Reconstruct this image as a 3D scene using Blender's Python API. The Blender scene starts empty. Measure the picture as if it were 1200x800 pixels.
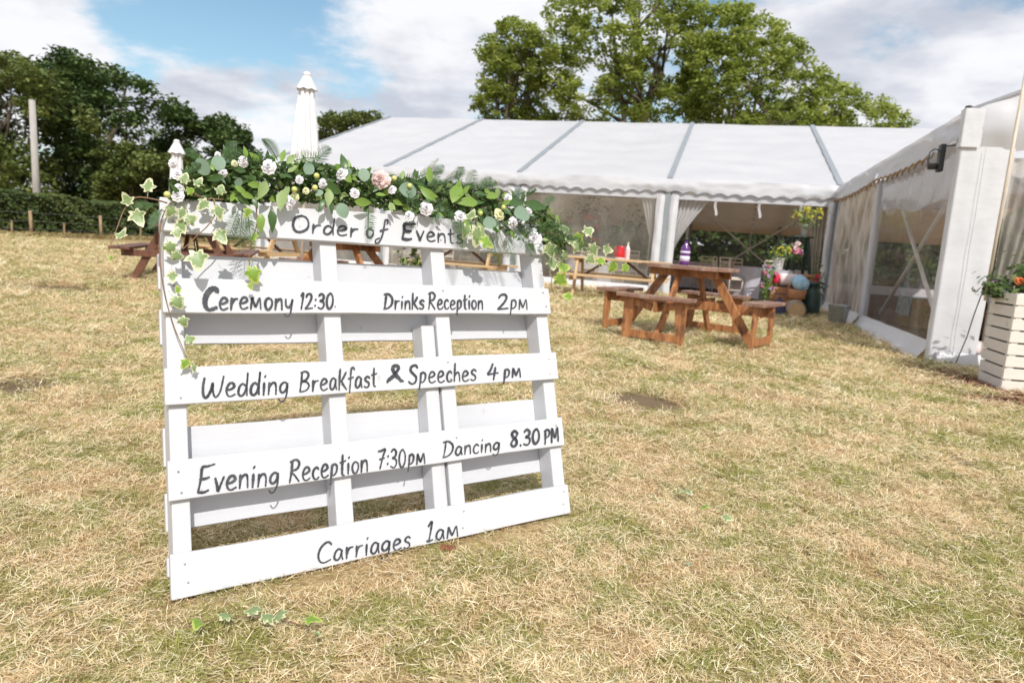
import bpy, math, random
import numpy as np
from mathutils import Vector, Matrix, noise
random.seed(7); rng = np.random.default_rng(7)
scene = bpy.context.scene
COL = scene.collection
R = math.radians

# ------------------------------------------------------------------ camera
F_PX, PITCH, ROLL, CAM_H = 802.0, 0.1410, 0.0720, 0.90
fw = Vector((0, math.cos(PITCH), -math.sin(PITCH)))
rt0 = Vector((1, 0, 0)); up0 = rt0.cross(fw)
rt = rt0*math.cos(ROLL) + up0*math.sin(ROLL)
up = up0*math.cos(ROLL) - rt0*math.sin(ROLL)
C0 = Vector((0, 0, CAM_H))
cam = bpy.data.cameras.new('camera'); camo = bpy.data.objects.new('camera', cam); COL.objects.link(camo)
cam.sensor_width = 36; cam.lens = 36*F_PX/1200; cam.clip_start = 0.05; cam.clip_end = 6000
m = Matrix((rt, up, -fw)).transposed().to_4x4(); m.translation = C0; camo.matrix_world = m
cam.dof.use_dof = True; cam.dof.focus_distance = 1.95; cam.dof.aperture_fstop = 4.5
scene.camera = camo

# ------------------------------------------------------------------ light
SUN_EL = R(43); sd = Vector((0.27, -0.96, 0)).normalized()
sdir = Vector((sd.x*math.cos(SUN_EL), sd.y*math.cos(SUN_EL), math.sin(SUN_EL)))
sl = bpy.data.lights.new('sun', 'SUN'); sl.energy = 4.1; sl.angle = R(0.6); sl.color = (1.0, 0.965, 0.91)
so = bpy.data.objects.new('sun', sl); COL.objects.link(so)
so.rotation_euler = sdir.to_track_quat('Z', 'Y').to_euler(); so.location = (5, -8, 12)
scene.view_settings.view_transform = 'Standard'; scene.view_settings.look = 'None'
scene.view_settings.exposure = -0.10; scene.view_settings.gamma = 1
w = bpy.data.worlds.new('World'); scene.world = w; w.use_nodes = True
nt = w.node_tree; nt.nodes.clear()
def N(t, **k):
    n = nt.nodes.new(t)
    for a, b in k.items(): setattr(n, a, b)
    return n
def mth(op, a, b=None, clamp=False):
    n = N('ShaderNodeMath', operation=op); n.use_clamp = clamp
    for i, v in enumerate((a, b)):
        if v is None: continue
        if isinstance(v, (int, float)): n.inputs[i].default_value = v
        else: nt.links.new(v, n.inputs[i])
    return n.outputs[0]
out = N('ShaderNodeOutputWorld'); bg = N('ShaderNodeBackground'); bg.inputs[1].default_value = 0.09
sky = N('ShaderNodeTexSky', sky_type='NISHITA'); sky.sun_disc = False
sky.sun_elevation = SUN_EL; sky.sun_rotation = math.atan2(sd.x, sd.y)
sky.air_density = 1.0; sky.dust_density = 1.6; sky.ozone_density = 1.3
tc = N('ShaderNodeTexCoord')
sep = N('ShaderNodeSeparateXYZ'); nt.links.new(tc.outputs['Generated'], sep.inputs[0])
zc = mth('ADD', mth('MAXIMUM', sep.outputs[2], 0.0), 0.22)
comb = N('ShaderNodeCombineXYZ')
nt.links.new(mth('DIVIDE', sep.outputs[0], zc), comb.inputs[0]); nt.links.new(mth('DIVIDE', sep.outputs[1], zc), comb.inputs[1])
def nz(scale, det, off, rough=.55):
    mp = N('ShaderNodeMapping'); mp.inputs['Location'].default_value = off; nt.links.new(comb.outputs[0], mp.inputs[0])
    n = N('ShaderNodeTexNoise'); n.inputs['Scale'].default_value = scale; n.inputs['Detail'].default_value = det
    n.inputs['Roughness'].default_value = rough; nt.links.new(mp.outputs[0], n.inputs['Vector']); return n.outputs['Fac']
def gap(u, v, wid, amt):      # a break in the clouds in one direction of the sky
    d = (fw*F_PX + rt*(u-600) + up*(400-v)).normalized()
    dp = N('ShaderNodeVectorMath', operation='DISTANCE'); nt.links.new(tc.outputs['Generated'], dp.inputs[0])
    dp.inputs[1].default_value = d
    q = mth('DIVIDE', dp.outputs['Value'], wid)
    e = mth('POWER', 2.718, mth('MULTIPLY', mth('MULTIPLY', q, q), -1.0))
    return mth('MULTIPLY', e, amt)
n1 = nz(1.3, 8, (3.1, 1.7, 0.4)); n2 = nz(3.2, 7, (0.3, 5.2, 2.0), .6)
cov = mth('ADD', mth('MULTIPLY', n1, 1.4), mth('MULTIPLY', n2, 1.2))
cov = mth('ADD', cov, -0.46)
for g in ((250, -30, .085, .6), (152, 68, .045, .36), (340, -25, .08, .5), (175, 10, .06, .3), (585, 125, .07, .38), (830, 25, .07, .22), (720, 130, .12, .35)):
    cov = mth('SUBTRACT', cov, gap(*g))
ss = N('ShaderNodeMapRange', interpolation_type='SMOOTHSTEP'); nt.links.new(cov, ss.inputs[0])
ss.inputs[1].default_value = 0.42; ss.inputs[2].default_value = 0.78; ss.inputs[3].default_value = 0.0; ss.inputs[4].default_value = 1.0
sh = N('ShaderNodeMapRange', interpolation_type='SMOOTHSTEP')
nt.links.new(mth('ADD', mth('MULTIPLY', nz(1.7, 5, (7, 2.6, 1.2)), .7), mth('MULTIPLY', nz(4.5, 6, (1, 8, 3)), .3)), sh.inputs[0])
sh.inputs[1].default_value = .36; sh.inputs[2].default_value = .58
cc = N('ShaderNodeMix', data_type='RGBA'); nt.links.new(sh.outputs[0], cc.inputs[0])
cc.inputs[6].default_value = (7.0, 7.4, 8.5, 1); cc.inputs[7].default_value = (11.6, 11.7, 12.1, 1)
skb = N('ShaderNodeMix', data_type='RGBA', blend_type='MULTIPLY'); skb.inputs[0].default_value = 1
nt.links.new(sky.outputs[0], skb.inputs[6]); skb.inputs[7].default_value = (1.75, 1.95, 1.8, 1)
mx = N('ShaderNodeMix', data_type='RGBA'); nt.links.new(ss.outputs[0], mx.inputs[0])
nt.links.new(skb.outputs[2], mx.inputs[6]); nt.links.new(cc.outputs[2], mx.inputs[7])
nt.links.new(mx.outputs[2], bg.inputs[0]); nt.links.new(bg.outputs[0], out.inputs[0])

# ------------------------------------------------------------------ placing helpers
def ray(u, v): return fw*F_PX + rt*(u-600) + up*(400-v)
def G(u, v, z=0.0):
    d = ray(u, v); return C0 + d*((z-CAM_H)/d.z)
def D(u, v, Y):
    d = ray(u, v); return C0 + d*(Y/d.y)
def onplane(u, v, P, n):
    d = ray(u, v); return C0 + d*((P-C0).dot(n)/d.dot(n))

# ------------------------------------------------------------------ materials
def mat(name, col, col2=None, rough=.6, scale=8, bump=0.0, bscale=40, stretch=None, trans=0.0, spec=.5, metal=0.0, attr=None, coat=0, dirt=None, coords='Object'):
    m = bpy.data.materials.new(name); m.use_nodes = True; t = m.node_tree
    b = t.nodes['Principled BSDF']; L = t.links
    b.inputs['Roughness'].default_value = rough; b.inputs['Metallic'].default_value = metal
    b.inputs['Specular IOR Level'].default_value = spec; b.inputs['Coat Weight'].default_value = coat
    tcn = t.nodes.new('ShaderNodeTexCoord'); mp = t.nodes.new('ShaderNodeMapping')
    L.new(tcn.outputs[coords], mp.inputs[0])
    if stretch: mp.inputs['Scale'].default_value = stretch
    c2 = col2 or tuple(c*.82 for c in col)
    if attr:
        a = t.nodes.new('ShaderNodeAttribute'); a.attribute_name = attr; fac = a.outputs['Fac']
    else:
        n = t.nodes.new('ShaderNodeTexNoise'); n.inputs['Scale'].default_value = scale; n.inputs['Detail'].default_value = 6
        n.inputs['Roughness'].default_value = .6; L.new(mp.outputs[0], n.inputs['Vector'])
        mr = t.nodes.new('ShaderNodeMapRange'); mr.inputs[1].default_value = .35; mr.inputs[2].default_value = .65
        L.new(n.outputs['Fac'], mr.inputs[0]); fac = mr.outputs[0]
    mix = t.nodes.new('ShaderNodeMix'); mix.data_type = 'RGBA'; L.new(fac, mix.inputs[0])
    mix.inputs[6].default_value = (*col, 1); mix.inputs[7].default_value = (*c2, 1)
    csock = mix.outputs[2]
    if dirt:
        n3 = t.nodes.new('ShaderNodeTexNoise'); n3.inputs['Scale'].default_value = dirt[1]; n3.inputs['Detail'].default_value = 8; L.new(tcn.outputs[coords], n3.inputs['Vector'])
        mr3 = t.nodes.new('ShaderNodeMapRange'); mr3.inputs[1].default_value = dirt[2]; mr3.inputs[2].default_value = dirt[2]+.12; mr3.inputs[4].default_value = dirt[3]
        L.new(n3.outputs['Fac'], mr3.inputs[0])
        m3 = t.nodes.new('ShaderNodeMix'); m3.data_type = 'RGBA'; L.new(mr3.outputs[0], m3.inputs[0]); L.new(csock, m3.inputs[6]); m3.inputs[7].default_value = (*dirt[0], 1)
        csock = m3.outputs[2]
    L.new(csock, b.inputs['Base Color'])
    if bump:
        n2 = t.nodes.new('ShaderNodeTexNoise'); n2.inputs['Scale'].default_value = bscale; n2.inputs['Detail'].default_value = 6; L.new(mp.outputs[0], n2.inputs['Vector'])
        bp = t.nodes.new('ShaderNodeBump'); bp.inputs['Strength'].default_value = bump; bp.inputs['Distance'].default_value = .01
        L.new(n2.outputs['Fac'], bp.inputs['Height']); L.new(bp.outputs[0], b.inputs['Normal'])
    if trans:
        tr = t.nodes.new('ShaderNodeBsdfTranslucent'); L.new(csock, tr.inputs[0])
        ms = t.nodes.new('ShaderNodeMixShader'); ms.inputs[0].default_value = trans
        L.new(b.outputs[0], ms.inputs[1]); L.new(tr.outputs[0], ms.inputs[2]); L.new(ms.outputs[0], t.nodes['Material Output'].inputs[0])
    return m
def clear_sheet(name, haze, tint=(.96, .97, .98), hz=(.8, .8, .8), bump=.25, bscale=3.0, stretch=(1, 1, 1), rough=.08):
    m = bpy.data.materials.new(name); m.use_nodes = True; t = m.node_tree; L = t.links; t.nodes.remove(t.nodes['Principled BSDF'])
    tcn = t.nodes.new('ShaderNodeTexCoord'); mp = t.nodes.new('ShaderNodeMapping'); L.new(tcn.outputs['Object'], mp.inputs[0]); mp.inputs['Scale'].default_value = stretch
    n = t.nodes.new('ShaderNodeTexNoise'); n.inputs['Scale'].default_value = bscale; n.inputs['Detail'].default_value = 5; L.new(mp.outputs[0], n.inputs['Vector'])
    bp = t.nodes.new('ShaderNodeBump'); bp.inputs['Strength'].default_value = bump; bp.inputs['Distance'].default_value = .1; L.new(n.outputs['Fac'], bp.inputs['Height'])
    T = t.nodes.new('ShaderNodeBsdfTransparent'); T.inputs[0].default_value = (*tint, 1)
    Gl = t.nodes.new('ShaderNodeBsdfGlossy'); Gl.inputs['Roughness'].default_value = rough; L.new(bp.outputs[0], Gl.inputs['Normal'])
    Df = t.nodes.new('ShaderNodeBsdfTranslucent'); Df.inputs[0].default_value = (*hz, 1)
    Dd = t.nodes.new('ShaderNodeBsdfDiffuse'); Dd.inputs[0].default_value = (*[c*.95 for c in hz], 1)
    D2 = t.nodes.new('ShaderNodeMixShader'); D2.inputs[0].default_value = .5; L.new(Df.outputs[0], D2.inputs[1]); L.new(Dd.outputs[0], D2.inputs[2])
    fr = t.nodes.new('ShaderNodeFresnel'); fr.inputs[0].default_value = 1.35; L.new(bp.outputs[0], fr.inputs['Normal'])
    a = t.nodes.new('ShaderNodeMixShader'); L.new(fr.outputs[0], a.inputs[0]); L.new(T.outputs[0], a.inputs[1]); L.new(Gl.outputs[0], a.inputs[2])
    mr = t.nodes.new('ShaderNodeMapRange'); mr.inputs[1].default_value = .4; mr.inputs[2].default_value = .7; mr.inputs[3].default_value = haze*.55; mr.inputs[4].default_value = haze*1.5
    L.new(n.outputs['Fac'], mr.inputs[0])
    b = t.nodes.new('ShaderNodeMixShader'); L.new(mr.outputs[0], b.inputs[0]); L.new(a.outputs[0], b.inputs[1]); L.new(D2.outputs[0], b.inputs[2])
    L.new(b.outputs[0], t.nodes['Material Output'].inputs[0]); return m

M = {}
M['paint'] = mat('white_paint', (.80, .80, .83), (.74, .74, .775), rough=.55, scale=5, bump=.25, bscale=30, stretch=(1.5, 30, 30), dirt=((.55, .53, .5), 14, .66, .35))
M['ink'] = mat('black_marker', (.02, .024, .032), (.07, .075, .09), rough=.7, scale=45)
M['nail'] = mat('nail_steel', (.35, .33, .32), rough=.5, metal=.6)
M['leaf_dark'] = mat('leaf_dark', (.045, .10, .03), (.09, .17, .045), rough=.35, scale=30, trans=.25, spec=.5)
M['leaf_mid'] = mat('leaf_mid', (.17, .30, .045), (.30, .44, .09), rough=.42, scale=30, trans=.35)
M['leaf_euc'] = mat('leaf_eucalyptus', (.17, .26, .18), (.27, .37, .27), rough=.6, scale=25, trans=.2)
M['leaf_pale'] = mat('leaf_pale', (.36, .46, .2), (.28, .4, .13), rough=.5, scale=30, trans=.35)
M['fern'] = mat('fern_green', (.045, .10, .03), (.08, .15, .045), rough=.55, scale=30, trans=.25)
M['dryfern'] = mat('dried_sprig', (.12, .13, .08), (.2, .19, .12), rough=.7, scale=30)
M['twig'] = mat('reddish_twig', (.17, .085, .055), (.26, .16, .09), rough=.7, scale=40)
M['petal'] = mat('petal_white', (.86, .85, .87), (.79, .76, .81), rough=.6, scale=30, trans=.2)
M['petal_pink'] = mat('petal_blush', (.80, .55, .55), (.78, .66, .62), rough=.6, scale=20, trans=.2)
M['petal_cream'] = mat('petal_cream', (.78, .76, .52), (.72, .74, .4), rough=.6, scale=20, trans=.2)
M['petal_hot'] = mat('petal_hot_pink', (.62, .10, .22), (.75, .3, .42), rough=.6, scale=20, trans=.2)
M['petal_lilac'] = mat('petal_lilac', (.42, .28, .55), (.6, .45, .65), rough=.6, scale=20, trans=.2)
M['petal_yellow'] = mat('petal_yellow', (.70, .60, .05), (.55, .55, .08), rough=.6, scale=20, trans=.3)
M['petal_orange'] = mat('petal_orange', (.85, .17, .05), (.8, .3, .1), rough=.5, scale=20, trans=.2)
M['petal_red'] = mat('petal_red', (.55, .02, .05), (.7, .05, .1), rough=.5, scale=20)
M['berry'] = mat('berry_yellow', (.66, .62, .22), (.5, .55, .16), rough=.4, scale=20)
def ivy_mat(name, g1, g2, cream):
    m = bpy.data.materials.new(name); m.use_nodes = True; t = m.node_tree; L = t.links; b = t.nodes['Principled BSDF']
    at = t.nodes.new('ShaderNodeAttribute'); at.attribute_name = 'rim'
    tcn = t.nodes.new('ShaderNodeTexCoord'); n = t.nodes.new('ShaderNodeTexNoise'); n.inputs['Scale'].default_value = 3.4; n.inputs['Detail'].default_value = 6; L.new(tcn.outputs['Object'], n.inputs['Vector'])
    ad = t.nodes.new('ShaderNodeMath'); ad.operation = 'MULTIPLY_ADD'; L.new(n.outputs['Fac'], ad.inputs[0]); ad.inputs[1].default_value = 1.9; L.new(at.outputs['Fac'], ad.inputs[2])
    mr = t.nodes.new('ShaderNodeMapRange'); mr.inputs[1].default_value = 1.42; mr.inputs[2].default_value = 1.62; L.new(ad.outputs[0], mr.inputs[0])
    g = t.nodes.new('ShaderNodeMix'); g.data_type = 'RGBA'; L.new(n.outputs['Fac'], g.inputs[0]); g.inputs[6].default_value = (*g1, 1); g.inputs[7].default_value = (*g2, 1)
    mx = t.nodes.new('ShaderNodeMix'); mx.data_type = 'RGBA'; L.new(mr.outputs[0], mx.inputs[0]); L.new(g.outputs[2], mx.inputs[6]); mx.inputs[7].default_value = (*cream, 1)
    L.new(mx.outputs[2], b.inputs['Base Color']); b.inputs['Roughness'].default_value = .42
    tr = t.nodes.new('ShaderNodeBsdfTranslucent'); L.new(mx.outputs[2], tr.inputs[0]); ms = t.nodes.new('ShaderNodeMixShader'); ms.inputs[0].default_value = .3
    L.new(b.outputs[0], ms.inputs[1]); L.new(tr.outputs[0], ms.inputs[2]); L.new(ms.outputs[0], t.nodes['Material Output'].inputs[0]); return m
M['ivy'] = ivy_mat('variegated_ivy', (.16, .27, .10), (.36, .44, .20), (.70, .70, .46))
M['ivy_lime'] = ivy_mat('lime_ivy', (.16, .30, .04), (.30, .45, .07), (.50, .58, .14))
M['pvc'] = mat('marquee_pvc', (.75, .76, .80), (.70, .71, .755), trans=.36, rough=.45, scale=1.2, bump=.12, bscale=2.2, dirt=((.66, .67, .66), 3.0, .62, .35))
M['pvc_soft'] = mat('marquee_sleeve', (.72, .725, .755), (.67, .675, .705), trans=.15, rough=.5, scale=3, bump=.5, bscale=5, stretch=(1, 1, 2.2), dirt=((.6, .61, .6), 4.0, .63, .4))
M['lining'] = mat('ivory_lining', (.74, .60, .44), (.66, .52, .37), trans=.4, rough=.8, scale=1.5, bump=.4, bscale=2)
M['drape'] = mat('white_drape', (.74, .73, .74), (.64, .63, .64), rough=.8, scale=5, bump=.3, bscale=8, stretch=(6, 6, 1), trans=.4)
M['beige_drape'] = mat('beige_drape', (.5, .45, .38), (.38, .33, .27), rough=.8, scale=5, trans=.2)
M['track'] = mat('aluminium_track', (.30, .33, .36), (.25, .28, .31), rough=.5, metal=.15, scale=4)
M['alu'] = mat('aluminium_pole', (.78, .77, .75), (.66, .65, .63), rough=.4)
M['window'] = clear_sheet('clear_window', .07, rough=.05, bump=.35, bscale=1.6)
M['window_crinkled'] = clear_sheet('crinkled_window', .30, tint=(.92, .91, .89), hz=(.82, .78, .68), bump=.9, bscale=2.2, stretch=(1, 1, .6), rough=.16)
M['window_folded'] = clear_sheet('folded_window', .62, tint=(.85, .80, .74), hz=(.92, .88, .82), bump=.7, bscale=3, stretch=(1.6, 1.6, .4), rough=.2)
M['trim'] = mat('tan_trim', (.36, .24, .11), (.26, .17, .08), rough=.8, scale=20)
M['edge'] = mat('grey_piping', (.30, .31, .34), rough=.7)
M['matting'] = mat('brown_matting', (.17, .09, .065), (.11, .06, .045), rough=.95, scale=6, bump=.3)
M['wood_orange'] = mat('orange_stained_wood', (.50, .225, .085), (.24, .09, .035), rough=.5, scale=3, bump=.45, bscale=14, stretch=(9, 9, 1.5), dirt=((.11, .05, .028), 9, .55, .8))
M['wood_top'] = mat('weathered_top_wood', (.30, .165, .115), (.19, .105, .075), rough=.55, scale=3, bump=.4, bscale=18, stretch=(2, 12, 12), dirt=((.40, .31, .25), 5, .54, .7))
M['wood_dark'] = mat('dark_brown_wood', (.17, .065, .035), (.10, .04, .022), rough=.5, scale=4, bump=.3, bscale=16, stretch=(6, 6, 2), dirt=((.3, .16, .1), 6, .6, .5))
M['wood_pale'] = mat('pale_pine', (.62, .43, .24), (.50, .33, .17), rough=.6, scale=5, bump=.2, stretch=(2, 12, 12))
M['limewash'] = mat('limewash_wood', (.80, .72, .60), (.68, .6, .48), rough=.6, scale=6)
M['cloth'] = mat('white_tablecloth', (.62, .61, .68), (.52, .51, .58), rough=.85, scale=6, bump=.2)
M['cushion'] = mat('ivory_seat_pad', (.7, .68, .66), rough=.85)
M['canopy'] = mat('parasol_canvas', (.84, .83, .84), (.76, .75, .78), rough=.85, scale=5, stretch=(5, 5, 1), bump=.2, trans=.1)
M['pole_wood'] = mat('varnished_pole', (.66, .58, .48), (.52, .44, .35), rough=.5, stretch=(8, 8, 1))
M['steel'] = mat('galvanised_steel', (.42, .44, .45), (.30, .32, .33), rough=.4, metal=.7, scale=14)
M['black'] = mat('black_plastic', (.02, .02, .022), (.035, .035, .035), rough=.45)
M['planter'] = mat('cream_planter_paint', (.72, .68, .62), (.66, .61, .55), rough=.6, scale=5, bump=.3, bscale=20, stretch=(2, 2, 16), dirt=((.4, .35, .3), 8, .64, .5))
M['gap'] = mat('planter_liner', (.03, .025, .02), rough=.9)
M['soil'] = mat('soil', (.05, .03, .02), (.09, .055, .035), rough=1, scale=30, bump=.6)
M['chips'] = mat('wood_chips', (.38, .20, .13), (.18, .085, .05), rough=.9, attr='tint')
M['bark'] = mat('bark', (.13, .10, .07), (.07, .055, .04), rough=.95, scale=6, bump=.6, bscale=10, stretch=(3, 3, .6))
M['grey_pole'] = mat('weathered_grey_pole', (.46, .43, .40), (.33, .31, .29), rough=.9, scale=5, stretch=(8, 8, .6), bump=.3)
M['stake'] = mat('fence_stake_wood', (.42, .30, .18), (.3, .2, .12), rough=.9, scale=6, stretch=(6, 6, 1))
M['wire'] = mat('fence_wire', (.25, .25, .24), rough=.5, metal=.7)
M['glass_clear'] = clear_sheet('lamp_glass', .05, rough=.03)
M['gin'] = mat('purple_glass', (.10, .02, .17), (.14, .03, .22), rough=.12, spec=.8)
M['label'] = mat('bottle_label', (.62, .55, .72), (.75, .7, .8), rough=.6, scale=60)
M['pinkglass'] = mat('pale_pink_glass', (.78, .52, .54), (.85, .68, .7), rough=.15, spec=.8)
M['redglass'] = mat('red_glass', (.62, .02, .03), (.5, .01, .02), rough=.15, spec=.8)
M['gold'] = mat('bottle_cap_gold', (.6, .48, .25), rough=.3, metal=.8)
M['barrel'] = mat('oak_barrel', (.44, .26, .12), (.33, .18, .08), rough=.6, scale=6, stretch=(4, 1, 4))
M['barrel_end'] = mat('oak_barrel_end', (.52, .36, .2), (.42, .27, .14), rough=.6, scale=5)
M['wicker'] = mat('wicker', (.50, .24, .12), (.34, .15, .07), rough=.7, scale=30, bump=.6, bscale=60)
M['green_paint'] = mat('dark_green_paint', (.015, .04, .032), (.025, .055, .045), rough=.45)
M['navy'] = mat('navy_fabric', (.02, .018, .06), (.06, .05, .1), rough=.8, scale=18)
M['red_cloth'] = mat('red_cloth', (.62, .02, .06), rough=.8)
M['white_cloth'] = mat('white_cloth', (.72, .68, .68), (.75, .55, .55), rough=.8, scale=10)
M['blue_cloth'] = mat('blue_patterned_cloth', (.18, .40, .56), (.42, .58, .68), rough=.8, scale=16)
M['slate'] = mat('grey_painted_slats', (.50, .52, .56), (.40, .42, .46), rough=.6, scale=6)
M['terracotta'] = mat('terracotta', (.26, .075, .04), (.16, .05, .03), rough=.8, scale=30)
M['sofa'] = mat('brown_sofa_fabric', (.20, .09, .06), (.13, .06, .04), rough=.9, scale=10)
M['throw'] = mat('beige_throw', (.60, .50, .43), (.5, .40, .33), rough=.95, scale=14)
M['teal'] = mat('teal_cushion', (.22, .42, .46), (.6, .66, .66), rough=.9, scale=12)
M['hay'] = mat('straw_bale', (.5, .38, .17), (.36, .26, .1), rough=1, scale=30, bump=.8)

def leafmat(name, a, b, c, trans=.25):
    m = bpy.data.materials.new(name); m.use_nodes = True; t = m.node_tree; L = t.links; p = t.nodes['Principled BSDF']
    at = t.nodes.new('ShaderNodeAttribute'); at.attribute_name = 'tint'
    cr = t.nodes.new('ShaderNodeValToRGB'); L.new(at.outputs['Fac'], cr.inputs[0])
    cr.color_ramp.elements[0].color = (*a, 1); cr.color_ramp.elements[1].color = (*c, 1); e = cr.color_ramp.elements.new(.5); e.color = (*b, 1)
    L.new(cr.outputs[0], p.inputs['Base Color']); p.inputs['Roughness'].default_value = .55; p.inputs['Specular IOR Level'].default_value = .3
    tr = t.nodes.new('ShaderNodeBsdfTranslucent'); L.new(cr.outputs[0], tr.inputs[0]); ms = t.nodes.new('ShaderNodeMixShader'); ms.inputs[0].default_value = trans
    L.new(p.outputs[0], ms.inputs[1]); L.new(tr.outputs[0], ms.inputs[2]); L.new(ms.outputs[0], t.nodes['Material Output'].inputs[0]); return m
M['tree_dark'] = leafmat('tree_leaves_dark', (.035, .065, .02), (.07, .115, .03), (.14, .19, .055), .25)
M['tree_olive'] = leafmat('tree_leaves_olive', (.085, .12, .03), (.145, .185, .05), (.25, .28, .085), .3)
M['tree_bright'] = leafmat('tree_leaves_bright', (.12, .165, .03), (.32, .385, .075), (.58, .62, .19), .5)
M['hedge'] = leafmat('hedge_leaves', (.04, .065, .016), (.08, .115, .028), (.16, .185, .05), .2)
M['plant'] = leafmat('plant_leaves', (.05, .10, .025), (.10, .17, .05), (.25, .32, .12), .3)

# ------------------------------------------------------------------ object helpers
def tag(o, label=None, cat=None, group=None, kind=None):
    if label: o['label'] = label
    if cat: o['category'] = cat
    if group: o['group'] = group
    if kind: o['kind'] = kind
    return o
def thing(name, loc, label, cat, group=None):
    o = bpy.data.objects.new(name, None); COL.objects.link(o); o.location = loc; o.empty_display_size = .1
    return tag(o, label, cat, group)
def wloc(o):
    v = Vector((0, 0, 0))
    while o is not None: v += o.location; o = o.parent
    return v
def copy_tree(o, parent=None):
    c = o.copy(); COL.objects.link(c); c.parent = parent
    for ch in o.children: copy_tree(ch, c)
    return c
def place(o, x, y, rz, z=0, s=1, label=None, group=None):
    o.location = (x, y, z); o.rotation_euler = (0, 0, rz); o.scale = (s, s, s)
    if label: o['label'] = label
    if group: o['group'] = group
    return o
class MB:
    def __init__(s): s.v = []; s.f = []
    def add(s, vs, fs):
        n = len(s.v); s.v += [tuple(v) for v in vs]; s.f += [tuple(i+n for i in f) for f in fs]; return s
    def hexa(s, p):   # 8 points: bottom 4 ccw, top 4 ccw
        return s.add(p, [(3, 2, 1, 0), (4, 5, 6, 7), (0, 1, 5, 4), (1, 2, 6, 5), (2, 3, 7, 6), (3, 0, 4, 7)])
    def box(s, c, sz, X=Vector((1, 0, 0)), Y=Vector((0, 1, 0)), Z=Vector((0, 0, 1))):
        c = Vector(c); hx, hy, hz = X*sz[0]/2, Y*sz[1]/2, Z*sz[2]/2
        return s.hexa([c-hx-hy-hz, c+hx-hy-hz, c+hx+hy-hz, c-hx+hy-hz, c-hx-hy+hz, c+hx-hy+hz, c+hx+hy+hz, c-hx+hy+hz])
    def beam(s, a, b, w, t, side=None):
        a, b = Vector(a), Vector(b); d = (b-a).normalized(); sd_ = Vector(side) if side else Vector((0, 0, 1))
        x = sd_ - d*sd_.dot(d)
        if x.length < 1e-4: x = Vector((1, 0, 0)) - d*d.x
        x.normalize(); y = d.cross(x)
        return s.box((a+b)/2, (w, t, (b-a).length), x, y, d)
    def tube(s, pts, r, n=8, caps=True):
        pts = [Vector(p) for p in pts]; rs = r if isinstance(r, (list, tuple)) else [r]*len(pts)
        ref = None; vs = []; fs = []
        for i, p in enumerate(pts):
            d = (pts[min(i+1, len(pts)-1)]-pts[max(i-1, 0)]).normalized()
            if ref is None: ref = Vector((0, 0, 1)) if abs(d.z) < .9 else Vector((1, 0, 0))
            x = (ref-d*ref.dot(d)).normalized(); ref = x; y = d.cross(x)
            for k in range(n):
                a = 2*math.pi*k/n; vs.append(p+(x*math.cos(a)+y*math.sin(a))*rs[i])
        for i in range(len(pts)-1):
            for k in range(n): k2 = (k+1) % n; fs.append((i*n+k, i*n+k2, (i+1)*n+k2, (i+1)*n+k))
        if caps: fs.append(tuple(range(n-1, -1, -1))); fs.append(tuple(range((len(pts)-1)*n, len(pts)*n)))
        return s.add(vs, fs)
    def lathe(s, prof, c=(0, 0, 0), n=24, axis='Z', X=None, Z=None):
        c = Vector(c); Zv = Z or Vector((0, 0, 1)); Xv = X or Vector((1, 0, 0)); Yv = Zv.cross(Xv); vs = []; fs = []
        for r, z in prof:
            for k in range(n): a = 2*math.pi*k/n; vs.append(c+Xv*(r*math.cos(a))+Yv*(r*math.sin(a))+Zv*z)
        for i in range(len(prof)-1):
            for k in range(n): k2 = (k+1) % n; fs.append((i*n+k, i*n+k2, (i+1)*n+k2, (i+1)*n+k))
        fs.append(tuple(range(n-1, -1, -1))); fs.append(tuple(range((len(prof)-1)*n, len(prof)*n)))
        return s.add(vs, fs)
    def grid(s, fn, nu, nv):
        vs = [fn(i/nu, j/nv) for j in range(nv+1) for i in range(nu+1)]
        fs = [(j*(nu+1)+i, j*(nu+1)+i+1, (j+1)*(nu+1)+i+1, (j+1)*(nu+1)+i) for j in range(nv) for i in range(nu)]
        return s.add(vs, fs)
    def build(s, name, m, parent=None, smooth=False, bevel=0, kind=None, world=True):
        me = bpy.data.meshes.new(name)
        off = wloc(parent) if (parent and world) else Vector((0, 0, 0))
        me.from_pydata([(v[0]-off.x, v[1]-off.y, v[2]-off.z) for v in s.v], [], s.f); me.materials.append(m)
        if smooth: me.polygons.foreach_set('use_smooth', [True]*len(me.polygons))
        me.update()
        o = bpy.data.objects.new(name, me); COL.objects.link(o); o.parent = parent
        if bevel:
            bv = o.modifiers.new('bevel', 'BEVEL'); bv.width = bevel; bv.segments = 2; bv.limit_method = 'ANGLE'
        if kind: o['kind'] = kind
        return o
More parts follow.
